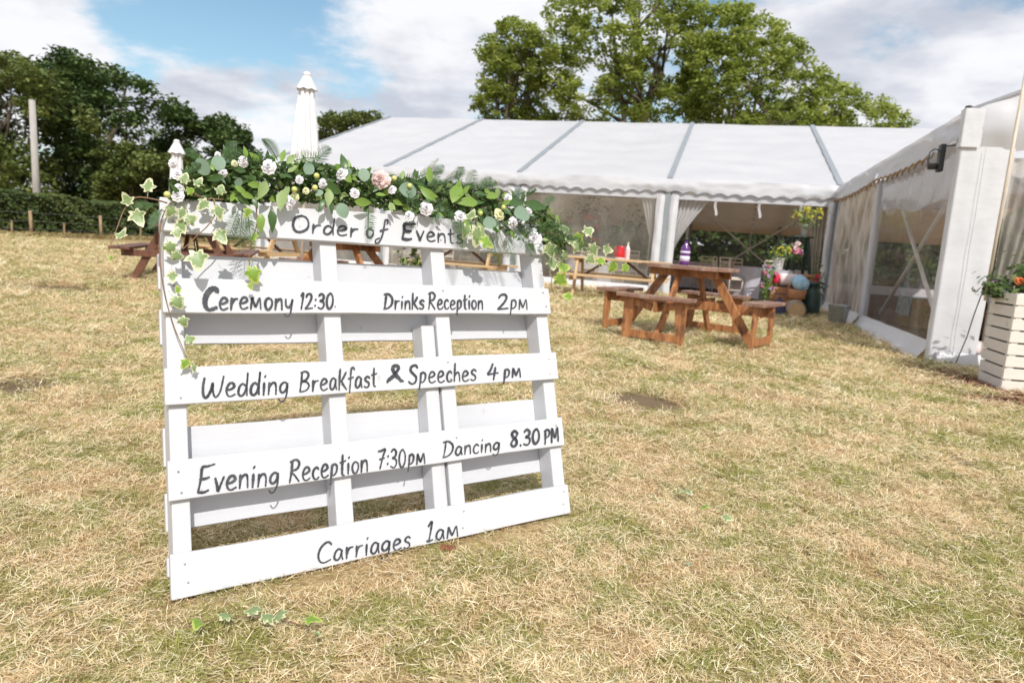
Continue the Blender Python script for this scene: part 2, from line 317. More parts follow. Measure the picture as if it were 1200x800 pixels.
def leafcloud(name, P, S, m, parent, tint=None, flat=.35, seed=0, aspect=.62, kind=None, nrm=None):
    """many small pointed leaf faces: P centres (n,3), S half length (n)"""
    r = np.random.default_rng(seed); n = len(P)
    nn = r.normal(size=(n, 3)); nn /= np.linalg.norm(nn, axis=1)[:, None]; nn[:, 2] = np.abs(nn[:, 2])+flat
    if nrm is not None: nn = nn*.8+nrm
    nn /= np.linalg.norm(nn, axis=1)[:, None]
    a = r.normal(size=(n, 3)); a -= nn*(a*nn).sum(1)[:, None]; a /= np.linalg.norm(a, axis=1)[:, None]
    b = np.cross(nn, a); S = np.asarray(S)[:, None]
    V = np.stack([P-a*S, P+b*S*aspect+nn*S*.12, P+a*S, P-b*S*aspect+nn*S*.12], 1).reshape(-1, 3)
    if parent: V = V - np.array(wloc(parent))
    me = bpy.data.meshes.new(name); me.vertices.add(4*n); me.vertices.foreach_set('co', V.astype(np.float32).ravel())
    me.loops.add(4*n); me.loops.foreach_set('vertex_index', np.arange(4*n, dtype=np.int32))
    me.polygons.add(n); me.polygons.foreach_set('loop_start', (np.arange(n)*4).astype(np.int32))
    me.polygons.foreach_set('loop_total', np.full(n, 4, np.int32)); me.update(calc_edges=True)
    at = me.attributes.new('tint', 'FLOAT', 'FACE'); at.data.foreach_set('value', (r.random(n) if tint is None else tint).astype(np.float32))
    me.materials.append(m); o = bpy.data.objects.new(name, me); COL.objects.link(o); o.parent = parent
    if kind: o['kind'] = kind
    return o

# ------------------------------------------------------------------ ground
def ground_mat(name='field_turf'):
    m = bpy.data.materials.new(name); m.use_nodes = True; t = m.node_tree; L = t.links; p = t.nodes['Principled BSDF']
    geo = t.nodes.new('ShaderNodeNewGeometry')
    def noi(sc, det=6, rough=.6):
        n = t.nodes.new('ShaderNodeTexNoise'); n.inputs['Scale'].default_value = sc; n.inputs['Detail'].default_value = det; n.inputs['Roughness'].default_value = rough
        L.new(geo.outputs['Position'], n.inputs['Vector']); return n.outputs['Fac']
    def mixc(f, a, b):
        x = t.nodes.new('ShaderNodeMix'); x.data_type = 'RGBA'
        L.new(f, x.inputs[0])
        for i, c in ((6, a), (7, b)):
            if isinstance(c, tuple): x.inputs[i].default_value = (*c, 1)
            else: L.new(c, x.inputs[i])
        return x.outputs[2]
    def rng_(f, a, b, hi=1.0):
        x = t.nodes.new('ShaderNodeMapRange'); x.inputs[1].default_value = a; x.inputs[2].default_value = b; x.inputs[4].default_value = hi; L.new(f, x.inputs[0]); return x.outputs[0]
    c = mixc(rng_(noi(2.6, 6), .40, .66), (.50, .37, .19), (.34, .29, .12))
    c = mixc(rng_(noi(55, 4), .35, .7), c, (.20, .125, .06))
    c = mixc(rng_(noi(.33, 4), .5, .68, .55), c, (.64, .50, .30))
    for (u_, v_, sx, sy) in PATCHES:
        q = G(u_, v_); d = t.nodes.new('ShaderNodeVectorMath'); d.operation = 'SUBTRACT'; L.new(geo.outputs['Position'], d.inputs[0]); d.inputs[1].default_value = q
        s_ = t.nodes.new('ShaderNodeVectorMath'); s_.operation = 'MULTIPLY'; L.new(d.outputs[0], s_.inputs[0]); s_.inputs[1].default_value = (1/sx, 1/sy, 0)
        le = t.nodes.new('ShaderNodeVectorMath'); le.operation = 'LENGTH'; L.new(s_.outputs[0], le.inputs[0])
        ad = t.nodes.new('ShaderNodeMath'); ad.operation = 'MULTIPLY_ADD'; L.new(noi(9, 5), ad.inputs[0]); ad.inputs[1].default_value = 1.6; L.new(le.outputs['Value'], ad.inputs[2])
        x = t.nodes.new('ShaderNodeMapRange'); x.inputs[1].default_value = 1.9; x.inputs[2].default_value = 1.55; x.inputs[4].default_value = .82; L.new(ad.outputs[0], x.inputs[0])
        c = mixc(x.outputs[0], c, (.13, .09, .06))
    L.new(c, p.inputs['Base Color']); p.inputs['Roughness'].default_value = .95; p.inputs['Specular IOR Level'].default_value = .15
    bp = t.nodes.new('ShaderNodeBump'); bp.inputs['Strength'].default_value = .8; bp.inputs['Distance'].default_value = .02; L.new(noi(40, 5), bp.inputs['Height']); L.new(bp.outputs[0], p.inputs['Normal'])
    return m
PATCHES = [(752, 472, .30, .30), (18, 453, .25, .25), (70, 340, .9, .5), (1140, 545, .05, .12), (1125, 446, .40, .38), (1195, 474, .5, .22)]
g = MB(); g.add([(-3000, -3000, 0), (3000, -3000, 0), (3000, 3000, 0), (-3000, 3000, 0)], [(0, 1, 2, 3)])
gr = g.build('ground', ground_mat()); tag(gr, kind='structure')

# grass: clumps of blades laid over the field with geometry nodes
def grass_mat():
    m = bpy.data.materials.new('dry_grass_blades'); m.use_nodes = True; t = m.node_tree; L = t.links; p = t.nodes['Principled BSDF']
    geo = t.nodes.new('ShaderNodeNewGeometry'); at = t.nodes.new('ShaderNodeAttribute'); at.attribute_name = 'tint'
    def noi(sc, det=4):
        n = t.nodes.new('ShaderNodeTexNoise'); n.inputs['Scale'].default_value = sc; n.inputs['Detail'].default_value = det; L.new(geo.outputs['Position'], n.inputs['Vector']); return n.outputs['Fac']
    a1 = t.nodes.new('ShaderNodeMath'); a1.operation = 'MULTIPLY_ADD'; L.new(noi(2.6, 5), a1.inputs[0]); a1.inputs[1].default_value = 2.4; a1.inputs[2].default_value = -1.52
    a3 = t.nodes.new('ShaderNodeMath'); a3.operation = 'MULTIPLY_ADD'; L.new(noi(13, 3), a3.inputs[0]); a3.inputs[1].default_value = 1.5; L.new(a1.outputs[0], a3.inputs[2])
    a2 = t.nodes.new('ShaderNodeMath'); a2.operation = 'MULTIPLY_ADD'; L.new(at.outputs['Fac'], a2.inputs[0]); a2.inputs[1].default_value = -.95; L.new(a3.outputs[0], a2.inputs[2])
    mr = t.nodes.new('ShaderNodeMapRange'); mr.inputs[1].default_value = .05; mr.inputs[2].default_value = .3; L.new(a2.outputs[0], mr.inputs[0])
    cs = t.nodes.new('ShaderNodeValToRGB'); L.new(at.outputs['Fac'], cs.inputs[0])
    e = cs.color_ramp.elements; e[0].color = (.38, .24, .115, 1); e[1].color = (.98, .92, .70, 1); x = e.new(.25); x.color = (.70, .51, .28, 1); x = e.new(.7); x.color = (.90, .74, .47, 1)
    cg = t.nodes.new('ShaderNodeValToRGB'); L.new(at.outputs['Fac'], cg.inputs[0]); e = cg.color_ramp.elements; e[0].color = (.22, .235, .045, 1); e[1].color = (.60, .55, .19, 1)
    mx = t.nodes.new('ShaderNodeMix'); mx.data_type = 'RGBA'; L.new(mr.outputs[0], mx.inputs[0]); L.new(cs.outputs[0], mx.inputs[6]); L.new(cg.outputs[0], mx.inputs[7])
    L.new(mx.outputs[2], p.inputs['Base Color']); p.inputs['Roughness'].default_value = .6; p.inputs['Specular IOR Level'].default_value = .25
    tr = t.nodes.new('ShaderNodeBsdfTranslucent'); L.new(mx.outputs[2], tr.inputs[0]); ms = t.nodes.new('ShaderNodeMixShader'); ms.inputs[0].default_value = .16
    L.new(p.outputs[0], ms.inputs[1]); L.new(tr.outputs[0], ms.inputs[2]); L.new(ms.outputs[0], t.nodes['Material Output'].inputs[0]); return m
GM = grass_mat()
src = bpy.data.collections.new('grass_sources')
def clump(k, nb=92, rad=.062):
    r = random.Random(100+k); V = []; Fc = []; T = []
    lie = r.random()*6.28
    if k >= 5: nb, rad = 70, .04
    for i in range(nb):
        rr = rad*math.sqrt(r.random()); a = r.random()*6.28; x, y = rr*math.cos(a), rr*math.sin(a)
        L_ = r.uniform(.012, .042); flat = r.random() < (.86 if k < 5 else .4)
        el = r.uniform(.0, .45) if flat else r.uniform(.6, 1.35)
        if not flat: L_ *= .6
        az = (lie + r.gauss(0, .9)) if r.random() < .5 else r.random()*6.28
        wd = r.uniform(.0004, .0009); z = r.uniform(.001, .016) if flat else 0
        d = Vector((math.cos(az)*math.cos(el), math.sin(az)*math.cos(el), math.sin(el)))
        sx = Vector((-math.sin(az), math.cos(az), r.uniform(-.5, .5))).normalized()*wd
        p0 = Vector((x, y, z)); p1 = p0+d*L_*.55; d2 = (d+Vector((r.gauss(0, .16), r.gauss(0, .16), -.3 if not flat else -.06))).normalized(); p2 = p1+d2*L_*.45
        n = len(V); V += [p0-sx, p0+sx, p1-sx*.9, p1+sx*.9, p2]; Fc += [(n, n+1, n+3, n+2), (n+2, n+3, n+4)]
        tv = r.random() if k < 5 else r.random()*.5; T += [tv, tv]
    me = bpy.data.meshes.new('grass_clump'); me.from_pydata([tuple(v) for v in V], [], Fc); me.materials.append(GM)
    at = me.attributes.new('tint', 'FLOAT', 'FACE'); at.data.foreach_set('value', T)
    o = bpy.data.objects.new('grass_clump', me); src.objects.link(o)
NSRC = 8
for k in range(NSRC): clump(k)
pts = []; sc = []
patch = [(G(u_, v_), sx, sy) for u_, v_, sx, sy in PATCHES]
rr = random.Random(5)
dens0 = 760
def inview(x, y, mrg=80):
    d = Vector((x, y, 0))-C0; z = d.dot(fw)
    if z < .3: return False
    uu = 600+F_PX*d.dot(rt)/z; vv = 400-F_PX*d.dot(up)/z
    return -mrg < uu < 1200+mrg and vv < 800+mrg
n_try = 0
d = .75
while d < 34:
    s_ = max(1.0, d/2.2); step = .12*s_; dens = dens0/s_**2*(1.0 if d < 9 else .8)
    x0_, x1_ = -1.02*d-.4, 1.02*d+.4
    n = int(dens*(x1_-x0_)*step)
    for i in range(n):
        x = rr.uniform(x0_, x1_); y = d+rr.random()*step
        if not inview(x, y): continue
        ok = True
        for q, sx, sy in patch:
            e = ((x-q.x)/sx)**2+((y-q.y)/sy)**2+noise.noise(Vector((x*7, y*7, 0)))*.8
            if e < .95 and rr.random() < .98-.5*max(0, e)**2: ok = False
        # keep turf out of the matted marquee floors
        qx, qy = x-6.219, y-13.786; wv = qx*.275+qy*.961; su = -qx*.961+qy*.275
        if (wv > .1) or (su < -.1 and wv > -7.1): ok = False
        # keep the tufts short right along the sign's foot
        ps = (x+.756)*.811+(y-1.506)*.586; pn = (x+.756)*.586-(y-1.506)*.811; near = -.04 < ps < 1.28 and -.02 < pn < .09
        if ok: pts.append((x, y, 0)); sc.append(s_*rr.uniform(.75, 1.25)*(.45 if near else 1))
    d += step
print('grass clumps', len(pts))
me = bpy.data.meshes.new('grass'); me.from_pydata(pts, [], [])
a = me.attributes.new('scl', 'FLOAT', 'POINT'); a.data.foreach_set('value', sc)
a = me.attributes.new('rotz', 'FLOAT', 'POINT'); a.data.foreach_set('value', [rr.random()*6.28 for _ in pts])
a = me.attributes.new('pick', 'INT', 'POINT'); a.data.foreach_set('value', [rr.randrange(NSRC) for _ in pts])
grass = bpy.data.objects.new('grass', me); COL.objects.link(grass); tag(grass, 'short dry straw coloured grass with green patches covering the field', 'grass', kind='stuff')
ng = bpy.data.node_groups.new('scatter', 'GeometryNodeTree'); ng.interface.new_socket('Geometry', in_out='INPUT', socket_type='NodeSocketGeometry'); ng.interface.new_socket('Geometry', in_out='OUTPUT', socket_type='NodeSocketGeometry')
gi = ng.nodes.new('NodeGroupInput'); go = ng.nodes.new('NodeGroupOutput')
ip = ng.nodes.new('GeometryNodeInstanceOnPoints'); ci = ng.nodes.new('GeometryNodeCollectionInfo'); ci.inputs[0].default_value = src; ci.inputs[1].default_value = True
mp_ = ng.nodes.new('GeometryNodeMeshToPoints')
def na(nm, ty):
    n = ng.nodes.new('GeometryNodeInputNamedAttribute'); n.data_type = ty; n.inputs[0].default_value = nm; return n.outputs[0]
cx = ng.nodes.new('ShaderNodeCombineXYZ'); ng.links.new(na('rotz', 'FLOAT'), cx.inputs[2])
e2r = ng.nodes.new('FunctionNodeEulerToRotation'); ng.links.new(cx.outputs[0], e2r.inputs[0])
ng.links.new(gi.outputs[0], mp_.inputs[0]); ng.links.new(mp_.outputs[0], ip.inputs['Points']); ng.links.new(ci.outputs[0], ip.inputs['Instance'])
ip.inputs['Pick Instance'].default_value = True; ng.links.new(na('pick', 'INT'), ip.inputs['Instance Index'])
ng.links.new(e2r.outputs[0], ip.inputs['Rotation']); ng.links.new(na('scl', 'FLOAT'), ip.inputs['Scale']); ng.links.new(ip.outputs[0], go.inputs[0])
md = grass.modifiers.new('scatter', 'NODES'); md.node_group = ng

# ------------------------------------------------------------------ marquees
YAW = -.279
U = Vector((-math.cos(YAW), -math.sin(YAW), 0)); V_ = Vector((-math.sin(YAW), math.cos(YAW), 0))
P0 = Vector((6.219, 13.786, 0)); BAY = 3.295; EAVE = 2.476; RIDGE = 4.801; HALF = 6.595
Zv = Vector((0, 0, 1))
def Mq(s, w_, z): return P0 + U*s + V_*w_ + Zv*z
def wob(p, a=1.0): return noise.noise(Vector(p)*a)
mq = thing('marquee', Mq(0, 0, 0), 'long white main marquee with pitched roof across the back of the field', 'marquee')
for k in range(-2, 4):
    for side in (0, 1):
        def fn(i, j, k=k, side=side):
            s_ = (k+i)*BAY; f_ = j if side == 0 else 1-j
            w_ = HALF*f_ if side == 0 else 2*HALF-HALF*f_
            z = EAVE+(RIDGE-EAVE)*f_ - .07*math.sin(math.pi*i)*math.sin(math.pi*f_) + .020*math.sin(f_*36+wob((i*2, f_*3, k))*4)*math.sin(math.pi*i)*(.5+.5*wob((k, f_*5, i)))+.022*math.sin(f_*55+k)*max(0, abs(2*i-1)-.72) + .012*wob((s_*1.1, w_*1.5, k))
            return Mq(s_, w_, z)
        mb = MB(); mb.grid(fn, 16, 40); mb.build('roof_panel', M['pvc'], mq, smooth=True)
for k in range(-2, 5):
    mb = MB()
    mb.beam(Mq(k*BAY, .02, EAVE+.012), Mq(k*BAY, HALF, RIDGE+.012), .05, .11 if 0 <= k < 4 else .06, side=Zv); mb.build('roof_track', M['track'], mq)
    mb = MB(); mb.beam(Mq(k*BAY, 2*HALF, EAVE+.012), Mq(k*BAY, HALF, RIDGE+.012), .05, .11, side=Zv); mb.build('roof_track', M['track'], mq)
# lining under the roof, matting floor
mb = MB()
def lin(i, j):
    s_ = (-2+6*i)*BAY; f_ = 1-abs(2*j-1); sw = .16*abs(math.sin(math.pi*6*i))
    return Mq(s_, .12+(2*HALF-.24)*j, EAVE-.22+(RIDGE-EAVE-.15)*f_ - sw*.9 + .03*wob((s_*2, j*20, 0)))
mb.grid(lin, 48, 24); mb.build('roof_lining', M['lining'], mq, smooth=True)
mb = MB(); mb.box(Mq(1.0*BAY, HALF, .012), (6*BAY-.1, 2*HALF-.1, .024), U, V_, Zv); mb.build('floor_matting', M['matting'], mq)
# valance with scalloped hem, one per bay
def valance(place_, B, parent, ztop, drop, n_sc=11, edge=True, m=M['pvc'], em=M['edge'], er=.011, bulge=.06):
    nu = n_sc*8
    def hem(i): return ztop-drop+.055*abs(math.sin(math.pi*i*n_sc)) - .03*math.sin(math.pi*i)
    def fn(i, j):
        z = ztop + (hem(i)-ztop)*j
        o = -.02-bulge*math.sin(math.pi*j*.85)*(.55+.45*math.cos(2*math.pi*i)) - .02*wob((i*9, j*3, B)) + .02*math.cos(2*math.pi*i)*j
        return place_(i, o, z)
    mb = MB(); mb.grid(fn, nu, 8); v = mb.build('valance', m, parent, smooth=True)
    if edge:
        mb = MB(); mb.tube([Vector(fn(i/nu, .96))+(Vector(place_(0, -.012, 0))-Vector(place_(0, 0, 0))) for i in range(nu+1)], er, 5); mb.build('hem_piping', em, v, smooth=True)
for k in range(0, 4):
    valance(lambda i, o, z, k=k: Mq((k+i)*BAY, o, z), k, mq, EAVE+.005, .30)
    mb = MB(); mb.box(Mq((k+.5)*BAY, .03, 2.135), (BAY-.16, .06, .13), U, V_, Zv); mb.build('eave_beam', M['pvc'], mq)
# posts with sleeves
for k in range(0, 5):
    w1 = .17 if k else .12
    mb = MB(); mb.box(Mq(k*BAY, .02, 1.1), (.10, .11, 2.2), U, V_, Zv); mb.build('leg', M['track'], mq)
    for sg in ((-1, 1) if k else (1,)):
        mb = MB()
        def fn(i, j, sg=sg, w1=w1):
            return Mq(k*BAY+sg*(.055+w1*i+.01*wob((j*4, i, k))), -.03-.05*math.sin(math.pi*i)-.02*wob((i*2, j*7, sg+k)), .02+2.13*j)
        mb.grid(fn, 8, 24); mb.build('leg_sleeve', M['pvc_soft'], mq, smooth=True)
# back wall: posts, upper band, skirt; left gable
for k in range(-2, 5):
    mb = MB(); mb.box(Mq(k*BAY, 2*HALF-.05, 1.15), (.1, .1, 2.3), U, V_, Zv); mb.build('back_leg', M['track'], mq)
for k in range(-2, 4):
    mb = MB(); mb.box(Mq((k+.5)*BAY, 2*HALF, 2.2), (BAY-.1, .03, .5), U, V_, Zv); mb.build('back_band', M['lining'], mq)
    mb = MB(); mb.box(Mq((k+.5)*BAY, 2*HALF, .17), (BAY-.1, .03, .34), U, V_, Zv); mb.build('back_skirt', M['pvc_soft'], mq)
    mb = MB(); mb.grid(lambda i, j, k=k: Mq((k+.02+.96*i)*BAY, 2*HALF+.01*wob((i*3, j*3, k)), .34+1.61*j), 6, 6); mb.build('back_window', M['window'], mq, smooth=True)
mb = MB(); mb.add([Mq(4*BAY, 0, .02), Mq(4*BAY, 2*HALF, .02), Mq(4*BAY, 2*HALF, EAVE), Mq(4*BAY, HALF, RIDGE-.02), Mq(4*BAY, 0, EAVE)], [(0, 1, 2, 3, 4)]); mb.build('gable_wall', M['pvc'], mq)
# front windows of bays 1..3 (bay 0 is open)
for k in (1, 2, 3):
    mb = MB()
    mb.grid(lambda i, j, k=k: Mq((k+.05+.9*i)*BAY, .02+.035*wob((i*6, j*3.5, k*3))+.02*math.sin(i*9+j*5), .22+1.87*j), 30, 20)
    mb.build('window_panel', M['window_crinkled'], mq, smooth=True)
    mb = MB(); mb.grid(lambda i, j, k=k: Mq((k+.04+.92*i)*BAY, -.01+.01*wob((i*8, j, k))-.07*(1-j), .01+.22*j), 20, 3); mb.build('window_skirt', M['pvc_soft'], mq, smooth=True)
# drapes in the open bay and by the middle post
def drape(parent, f, n=7, depth=.03, m=None, name='drape', nu=56, nv=24):
    mb = MB()
    def fn(i, j):
        p, nrm = f(i, j); return p+nrm*depth*math.sin(i*n*2*math.pi+wob((i*3, j*2, n))*1.5)
    mb.grid(fn, nu, nv); return mb.build(name, m or M['drape'], parent, smooth=True)
def dr_left(i, j):      # gathered to the middle post, wide on top
    wd = .10+.62*max(0, (j-.38)/.62)**1.3
    return Mq(BAY-.12-wd*i, .16, .35+1.72*j), V_
drape(mq, dr_left)
def dr_right(i, j): return Mq(.16+(.16+.14*j)*i, .2, .1+2.0*j), V_
drape(mq, dr_right, 4, m=M['beige_drape'])
def dr_win(i, j):
    wd = .08+.25*max(0, (j-.5)/.5)
    return Mq(BAY+.23+wd*i, .1, .4+1.68*j), V_
drape(mq, dr_win, 4)
for q in (.30, .56, .80):
    mb = MB(); s_ = BAY*(1-q); mb.grid(lambda i, j, s_=s_: Mq(s_+.05*(i-.5)+.02*math.sin(j*5), -.01+.02*math.sin(j*4), 2.1-.32*j), 2, 8); mb.build('hanging_tie', M['drape'], mq)

# wire-braced inner frame inside the open bay
bf = D(873, 330, 19.0); bf.z = 0
br = thing('bracing_frame', bf, 'pale crossed bracing poles standing inside the open bay of the long marquee', 'bracing')
def brp(s_, z): return bf+U*s_+Zv*z
for sg in (-1, 1):
    mb = MB(); mb.tube([brp(-1.62*sg, .0), brp(1.62*sg, 2.42)], .022, 8); mb.build('cross_pole', M['alu'], br, smooth=True)
    mb = MB(); mb.tube([brp(1.68*sg, 0), brp(1.68*sg, 2.45)], .035, 8); mb.build('upright', M['alu'], br, smooth=True)
mb = MB(); mb.tube([brp(0, 1.22), brp(-.03, 1.9), brp(-.05, 2.6)], .014, 6); mb.build('light_cable', M['alu'], br, smooth=True)
for k in range(9):
    mb = MB(); mb.lathe([(.012, 0), (.032, .03), (.03, .06), (.01, .09)], brp(-.01-.005*k, 1.28+k*.14), 8); mb.build('light_bulb', M['glass_clear'], br, smooth=True)

# right-hand marquee coming toward the camera
ALEN = 7.184; TW = 9.0; TR = EAVE+.44*4.5
def Tq(a, c, z): return P0 - V_*a - U*c + Zv*z
tq = thing('side_marquee', Tq(ALEN, 0, 0), 'white marquee wing on the right with clear side windows and open gable end', 'marquee')
for side in (0, 1):
    for k in (0, 1):
        def fn(i, j, side=side, k=k):
            c = 4.5*j if side == 0 else TW-4.5*j
            return Tq((k+i)*ALEN/2, c, EAVE+.44*4.5*j-.06*math.sin(math.pi*i)*math.sin(math.pi*j))
        mb = MB(); mb.grid(fn, 10, 12); mb.build('roof_panel', M['pvc'], tq, smooth=True)
mb = MB(); mb.grid(lambda i, j: Tq(.1+(ALEN-.2)*i, .14+(TW-.28)*j, EAVE-.16+.44*4.5*(1-abs(2*j-1))*.93-.1*abs(math.sin(math.pi*i*4))), 24, 16); mb.build('roof_lining', M['lining'], tq, smooth=True)
mb = MB(); mb.box(Tq(ALEN/2, TW/2, .012), (TW-.3, ALEN-.1, .024), U, V_, Zv); mb.build('floor_matting', M['matting'], tq)
for k in (0, 1):
    def pl(i, o, z, k=k): return Tq((k+i)*ALEN/2, o, z)
    nsc = 13
    def fnv(i, j, k=k):
        hem = 2.17+.03*abs(math.sin(math.pi*i*nsc))-.05*math.sin(math.pi*i)
        z = EAVE+.01+(hem-EAVE)*j
        fold = .05*math.sin((i*(6-3*j)+j*1.3)*math.pi+k)*math.sin(math.pi*j)*(.3+.7*i if k else .8)
        return Tq((k+i)*ALEN/2, -.02-.05*j-fold*.9-.02*wob((i*6, j*3, k)), z)
    mb = MB(); mb.grid(fnv, nsc*8, 14); v = mb.build('valance', M['pvc'], tq, smooth=True)
    hi = 1.0 if k == 0 else .80
    mb = MB(); mb.tube([Vector(fnv(hi*i/104, 1))-Tq(0, 0, 0)+Tq(0, -.012, 0)+Zv*(.012*math.sin(i*2.2)) for i in range(105)], .010, 5); mb.build('tan_hem', M['trim'], v, smooth=True)
    for q in range(int(nsc*hi)):
        i = (q+.0)/nsc; c = fnv(min(i, 1), 1); b = MB(); b.tube([c+U*.01, c+U*.015-Zv*.02, c+U*.012-Zv*.05], [.012, .014, .004], 6); b.build('tassel', M['trim'], v, smooth=True)
# legs on the west side
for k, wdt in ((1, .12),):
    mb = MB(); mb.box(Tq(k*ALEN/2, .02, 1.1), (.1, .12, 2.2), U, V_, Zv); mb.build('leg', M['pvc'], tq, bevel=.01)
    mb = MB(); mb.box(Tq(k*ALEN/2, -.08, .02), (.22, .26, .03), U, V_, Zv); mb.build('foot_plate', M['steel'], tq, bevel=.005)
mb = MB(); mb.box(Tq(.12, .03, 1.1), (.09, .1, 2.2), U, V_, Zv); mb.build('leg', M['pvc'], tq, bevel=.01)
# corner leg wrapped in fabric
mb = MB(); mb.box(Tq(ALEN-.06, .07, 1.15), (.12, .12, 2.3), U, V_, Zv); mb.build('leg', M['track'], tq, bevel=.008)
mb = MB()
def fnc(i, j):
    # wraps the corner: west side then front
    t_ = i
    if t_ < .35: a_ = ALEN-.07*(1-t_/.35)-.0; c_ = -.045
    else: a_ = ALEN+.045; c_ = -.04+.46*(t_-.35)/.65
    f_ = .006*wob((i*5, j*9, 2))+.0015*math.sin(i*22+j*2)
    z = .02+2.12*j
    if t_ < .35: return Tq(a_, c_-f_, z)
    return Tq(a_+f_, c_*(1-.12*(1-j)), z)
mb.grid(fnc, 40, 40); mb.build('corner_sleeve', M['pvc_soft'], tq, smooth=True)
for c_ in (.16,):
    mb = MB(); mb.tube([Tq(ALEN+.078+.002*math.sin(j*.9), c_+.006*wob((j*.4, c_, 0)), .03+2.1*j/20) for j in range(21)], .002, 5); mb.build('sleeve_seam', M['track'], tq, smooth=True)
mb = MB(); mb.grid(lambda i, j: Tq(ALEN+.07+.05*(1-j)+.03*wob((i*5, j, 3)), .02+.62*i, .0+.15*j), 10, 3); mb.build('corner_skirt', M['pvc_soft'], tq, smooth=True)
mb = MB(); mb.grid(lambda i, j: (Tq(ALEN-.05*(1-i*2.5)+.0, -.06-.006*wob((i*6, j*5, 8)), 2.13+.36*j) if i < .4 else Tq(ALEN+.075+.004*wob((i*6, j*5, 8)), -.06+.17*(i-.4)/.6, 2.13+.36*j)), 20, 8); mb.build('corner_cover', M['pvc_soft'], tq, smooth=True)
# upper corner cap and gable end
mb = MB(); mb.lathe([(.02, 0), (.035, .02), (.03, .05), (.0, .06)], Tq(ALEN-.02, -.01, EAVE), 10); mb.build('corner_bolt', M['black'], tq)
def fng(i, j):
    c = 4.5*i; top = EAVE+.44*c; bot = 2.08+.04*abs(math.sin(i*13*math.pi))
    return Tq(ALEN+.03+.05*math.sin(math.pi*j)*(.4+abs(math.sin(i*13*math.pi*.5)))+.015*wob((i*20, j*3, 5)), c, bot+(top-bot)*j)
mb = MB(); mb.grid(fng, 120, 12); mb.build('gable_panel', M['pvc'], tq, smooth=True)
mb = MB(); mb.grid(lambda i, j: Tq(ALEN, TW-4.5*i, 2.1+(EAVE+.44*4.5*i-2.1)*j), 6, 4); mb.build('gable_panel', M['pvc'], tq, smooth=True)
mb = MB(); mb.tube([Tq(ALEN+.01, 0, EAVE+.0), Tq(ALEN+.01, 4.5, TR)], .03, 8); mb.build('gable_rafter', M['pvc'], tq, smooth=True)
def dr_g(i, j):
    x = .44+(.16+.34*max(0, (j-.25)/.75)**1.2)*i
    return Tq(ALEN-.05, x, .08+1.98*j), V_
drape(tq, dr_g, 4, depth=.02, name='entrance_drape', m=M['window_folded'])
mb = MB(); mb.box(Tq(ALEN-.04, 3.2, 1.05), (.1, .1, 2.1), U, V_, Zv); mb.build('leg', M['pvc'], tq)
for c_ in (3.25, 6.1):
    mb = MB(); mb.box(Tq(ALEN-.04, c_+1.4, 1.05), (2.7, .03, 2.1), U, V_, Zv); mb.build('wall_panel', M['pvc'], tq)
# west wall sheets
mb = MB()
def fnw(i, j):
    amp = .045; ph = (i*5.5+(1-j)*1.8)*2*math.pi
    return Tq(.2+(ALEN/2-.28)*i, -.0+amp*math.sin(ph)*(.4+.6*j)+.02*wob((i*8, j*5, 1)), .2+1.95*j)
mb.grid(fnw, 120, 20); mb.build('folded_window_panel', M['window_folded'], tq, smooth=True)
mb = MB(); mb.grid(lambda i, j: Tq(ALEN/2+.07+(ALEN/2-.3)*i, .01*wob((i*5, j*3, 9)), .22+1.93*j), 16, 12); mb.build('window_panel', M['window'], tq, smooth=True)
mb = MB(); mb.grid(lambda i, j: Tq(ALEN/2+.07+(ALEN/2-.3)*i, .05+.01*wob((i*9, j*3, 4)), 1.76+.07*math.sin(i*7+1)*math.sin(i*math.pi)*(1-j)-.1*i*(1-j)+.5*j), 40, 4); mb.build('window_valance', M['drape'], tq, smooth=True)
for k in (0, 1):
    mb = MB(); mb.grid(lambda i, j, k=k: Tq(.1+k*ALEN/2+(ALEN/2-.16)*i, -.02-.14*(1-j)**1.5-.02*wob((i*7, j, k)), .01+.22*j), 20, 4); mb.build('window_skirt', M['pvc_soft'], tq, smooth=True)
for sg in (0, 1):
    a0, a1 = (ALEN/2+.2, ALEN-.35) if sg else (ALEN-.35, ALEN/2+.2)
    mb = MB(); mb.tube([Tq(a0, .16+.05*sg, .28), Tq(a1, .16+.05*sg, 2.12)], .024, 8); mb.build('cross_brace', M['alu'], tq, smooth=True)
# east wall
for k in (0, 1):
    mb = MB(); mb.box(Tq((k+.5)*ALEN/2, TW, 1.9), (.03, ALEN/2-.1, .7), U, V_, Zv); mb.build('wall_band', M['lining'], tq)
    mb = MB(); mb.box(Tq((k+.5)*ALEN/2, TW, .35), (.03, ALEN/2-.1, .7), U, V_, Zv); mb.build('wall_panel', M['lining'], tq)
for k in range(3):
    mb = MB(); mb.box(Tq(k*ALEN/2*.98+.05, TW, 1.15), (.1, .1, 2.3), U, V_, Zv); mb.build('leg', M['pvc'], tq)

# floodlight on the corner
fl = Tq(ALEN-.22, -.10, 1.93)
ft = thing('wall_light', fl, 'black outdoor wall light with clear glass on the corner post of the right marquee', 'wall light')
mb = MB(); mb.box(fl+Zv*.13-U*-.03, (.05, .1, .27), U, V_, Zv); mb.build('lamp_body', M['black'], ft, bevel=.01)
mb = MB(); mb.lathe([(.01, 0), (.05, .0), (.055, .03), (.05, .05)], fl+U*.09+Zv*.02, 14); mb.build('lamp_base', M['black'], ft, smooth=True)
mb = MB(); mb.lathe([(.05, 0), (.062, .06), (.05, .14), (.02, .17)], fl+U*.09+Zv*.05, 14); mb.build('glass_shade', M['glass_clear'], ft, smooth=True)
mb = MB(); mb.beam(fl+Zv*.25, fl+Zv*.27-U*.16, .012, .012); mb.build('bracket', M['black'], ft)

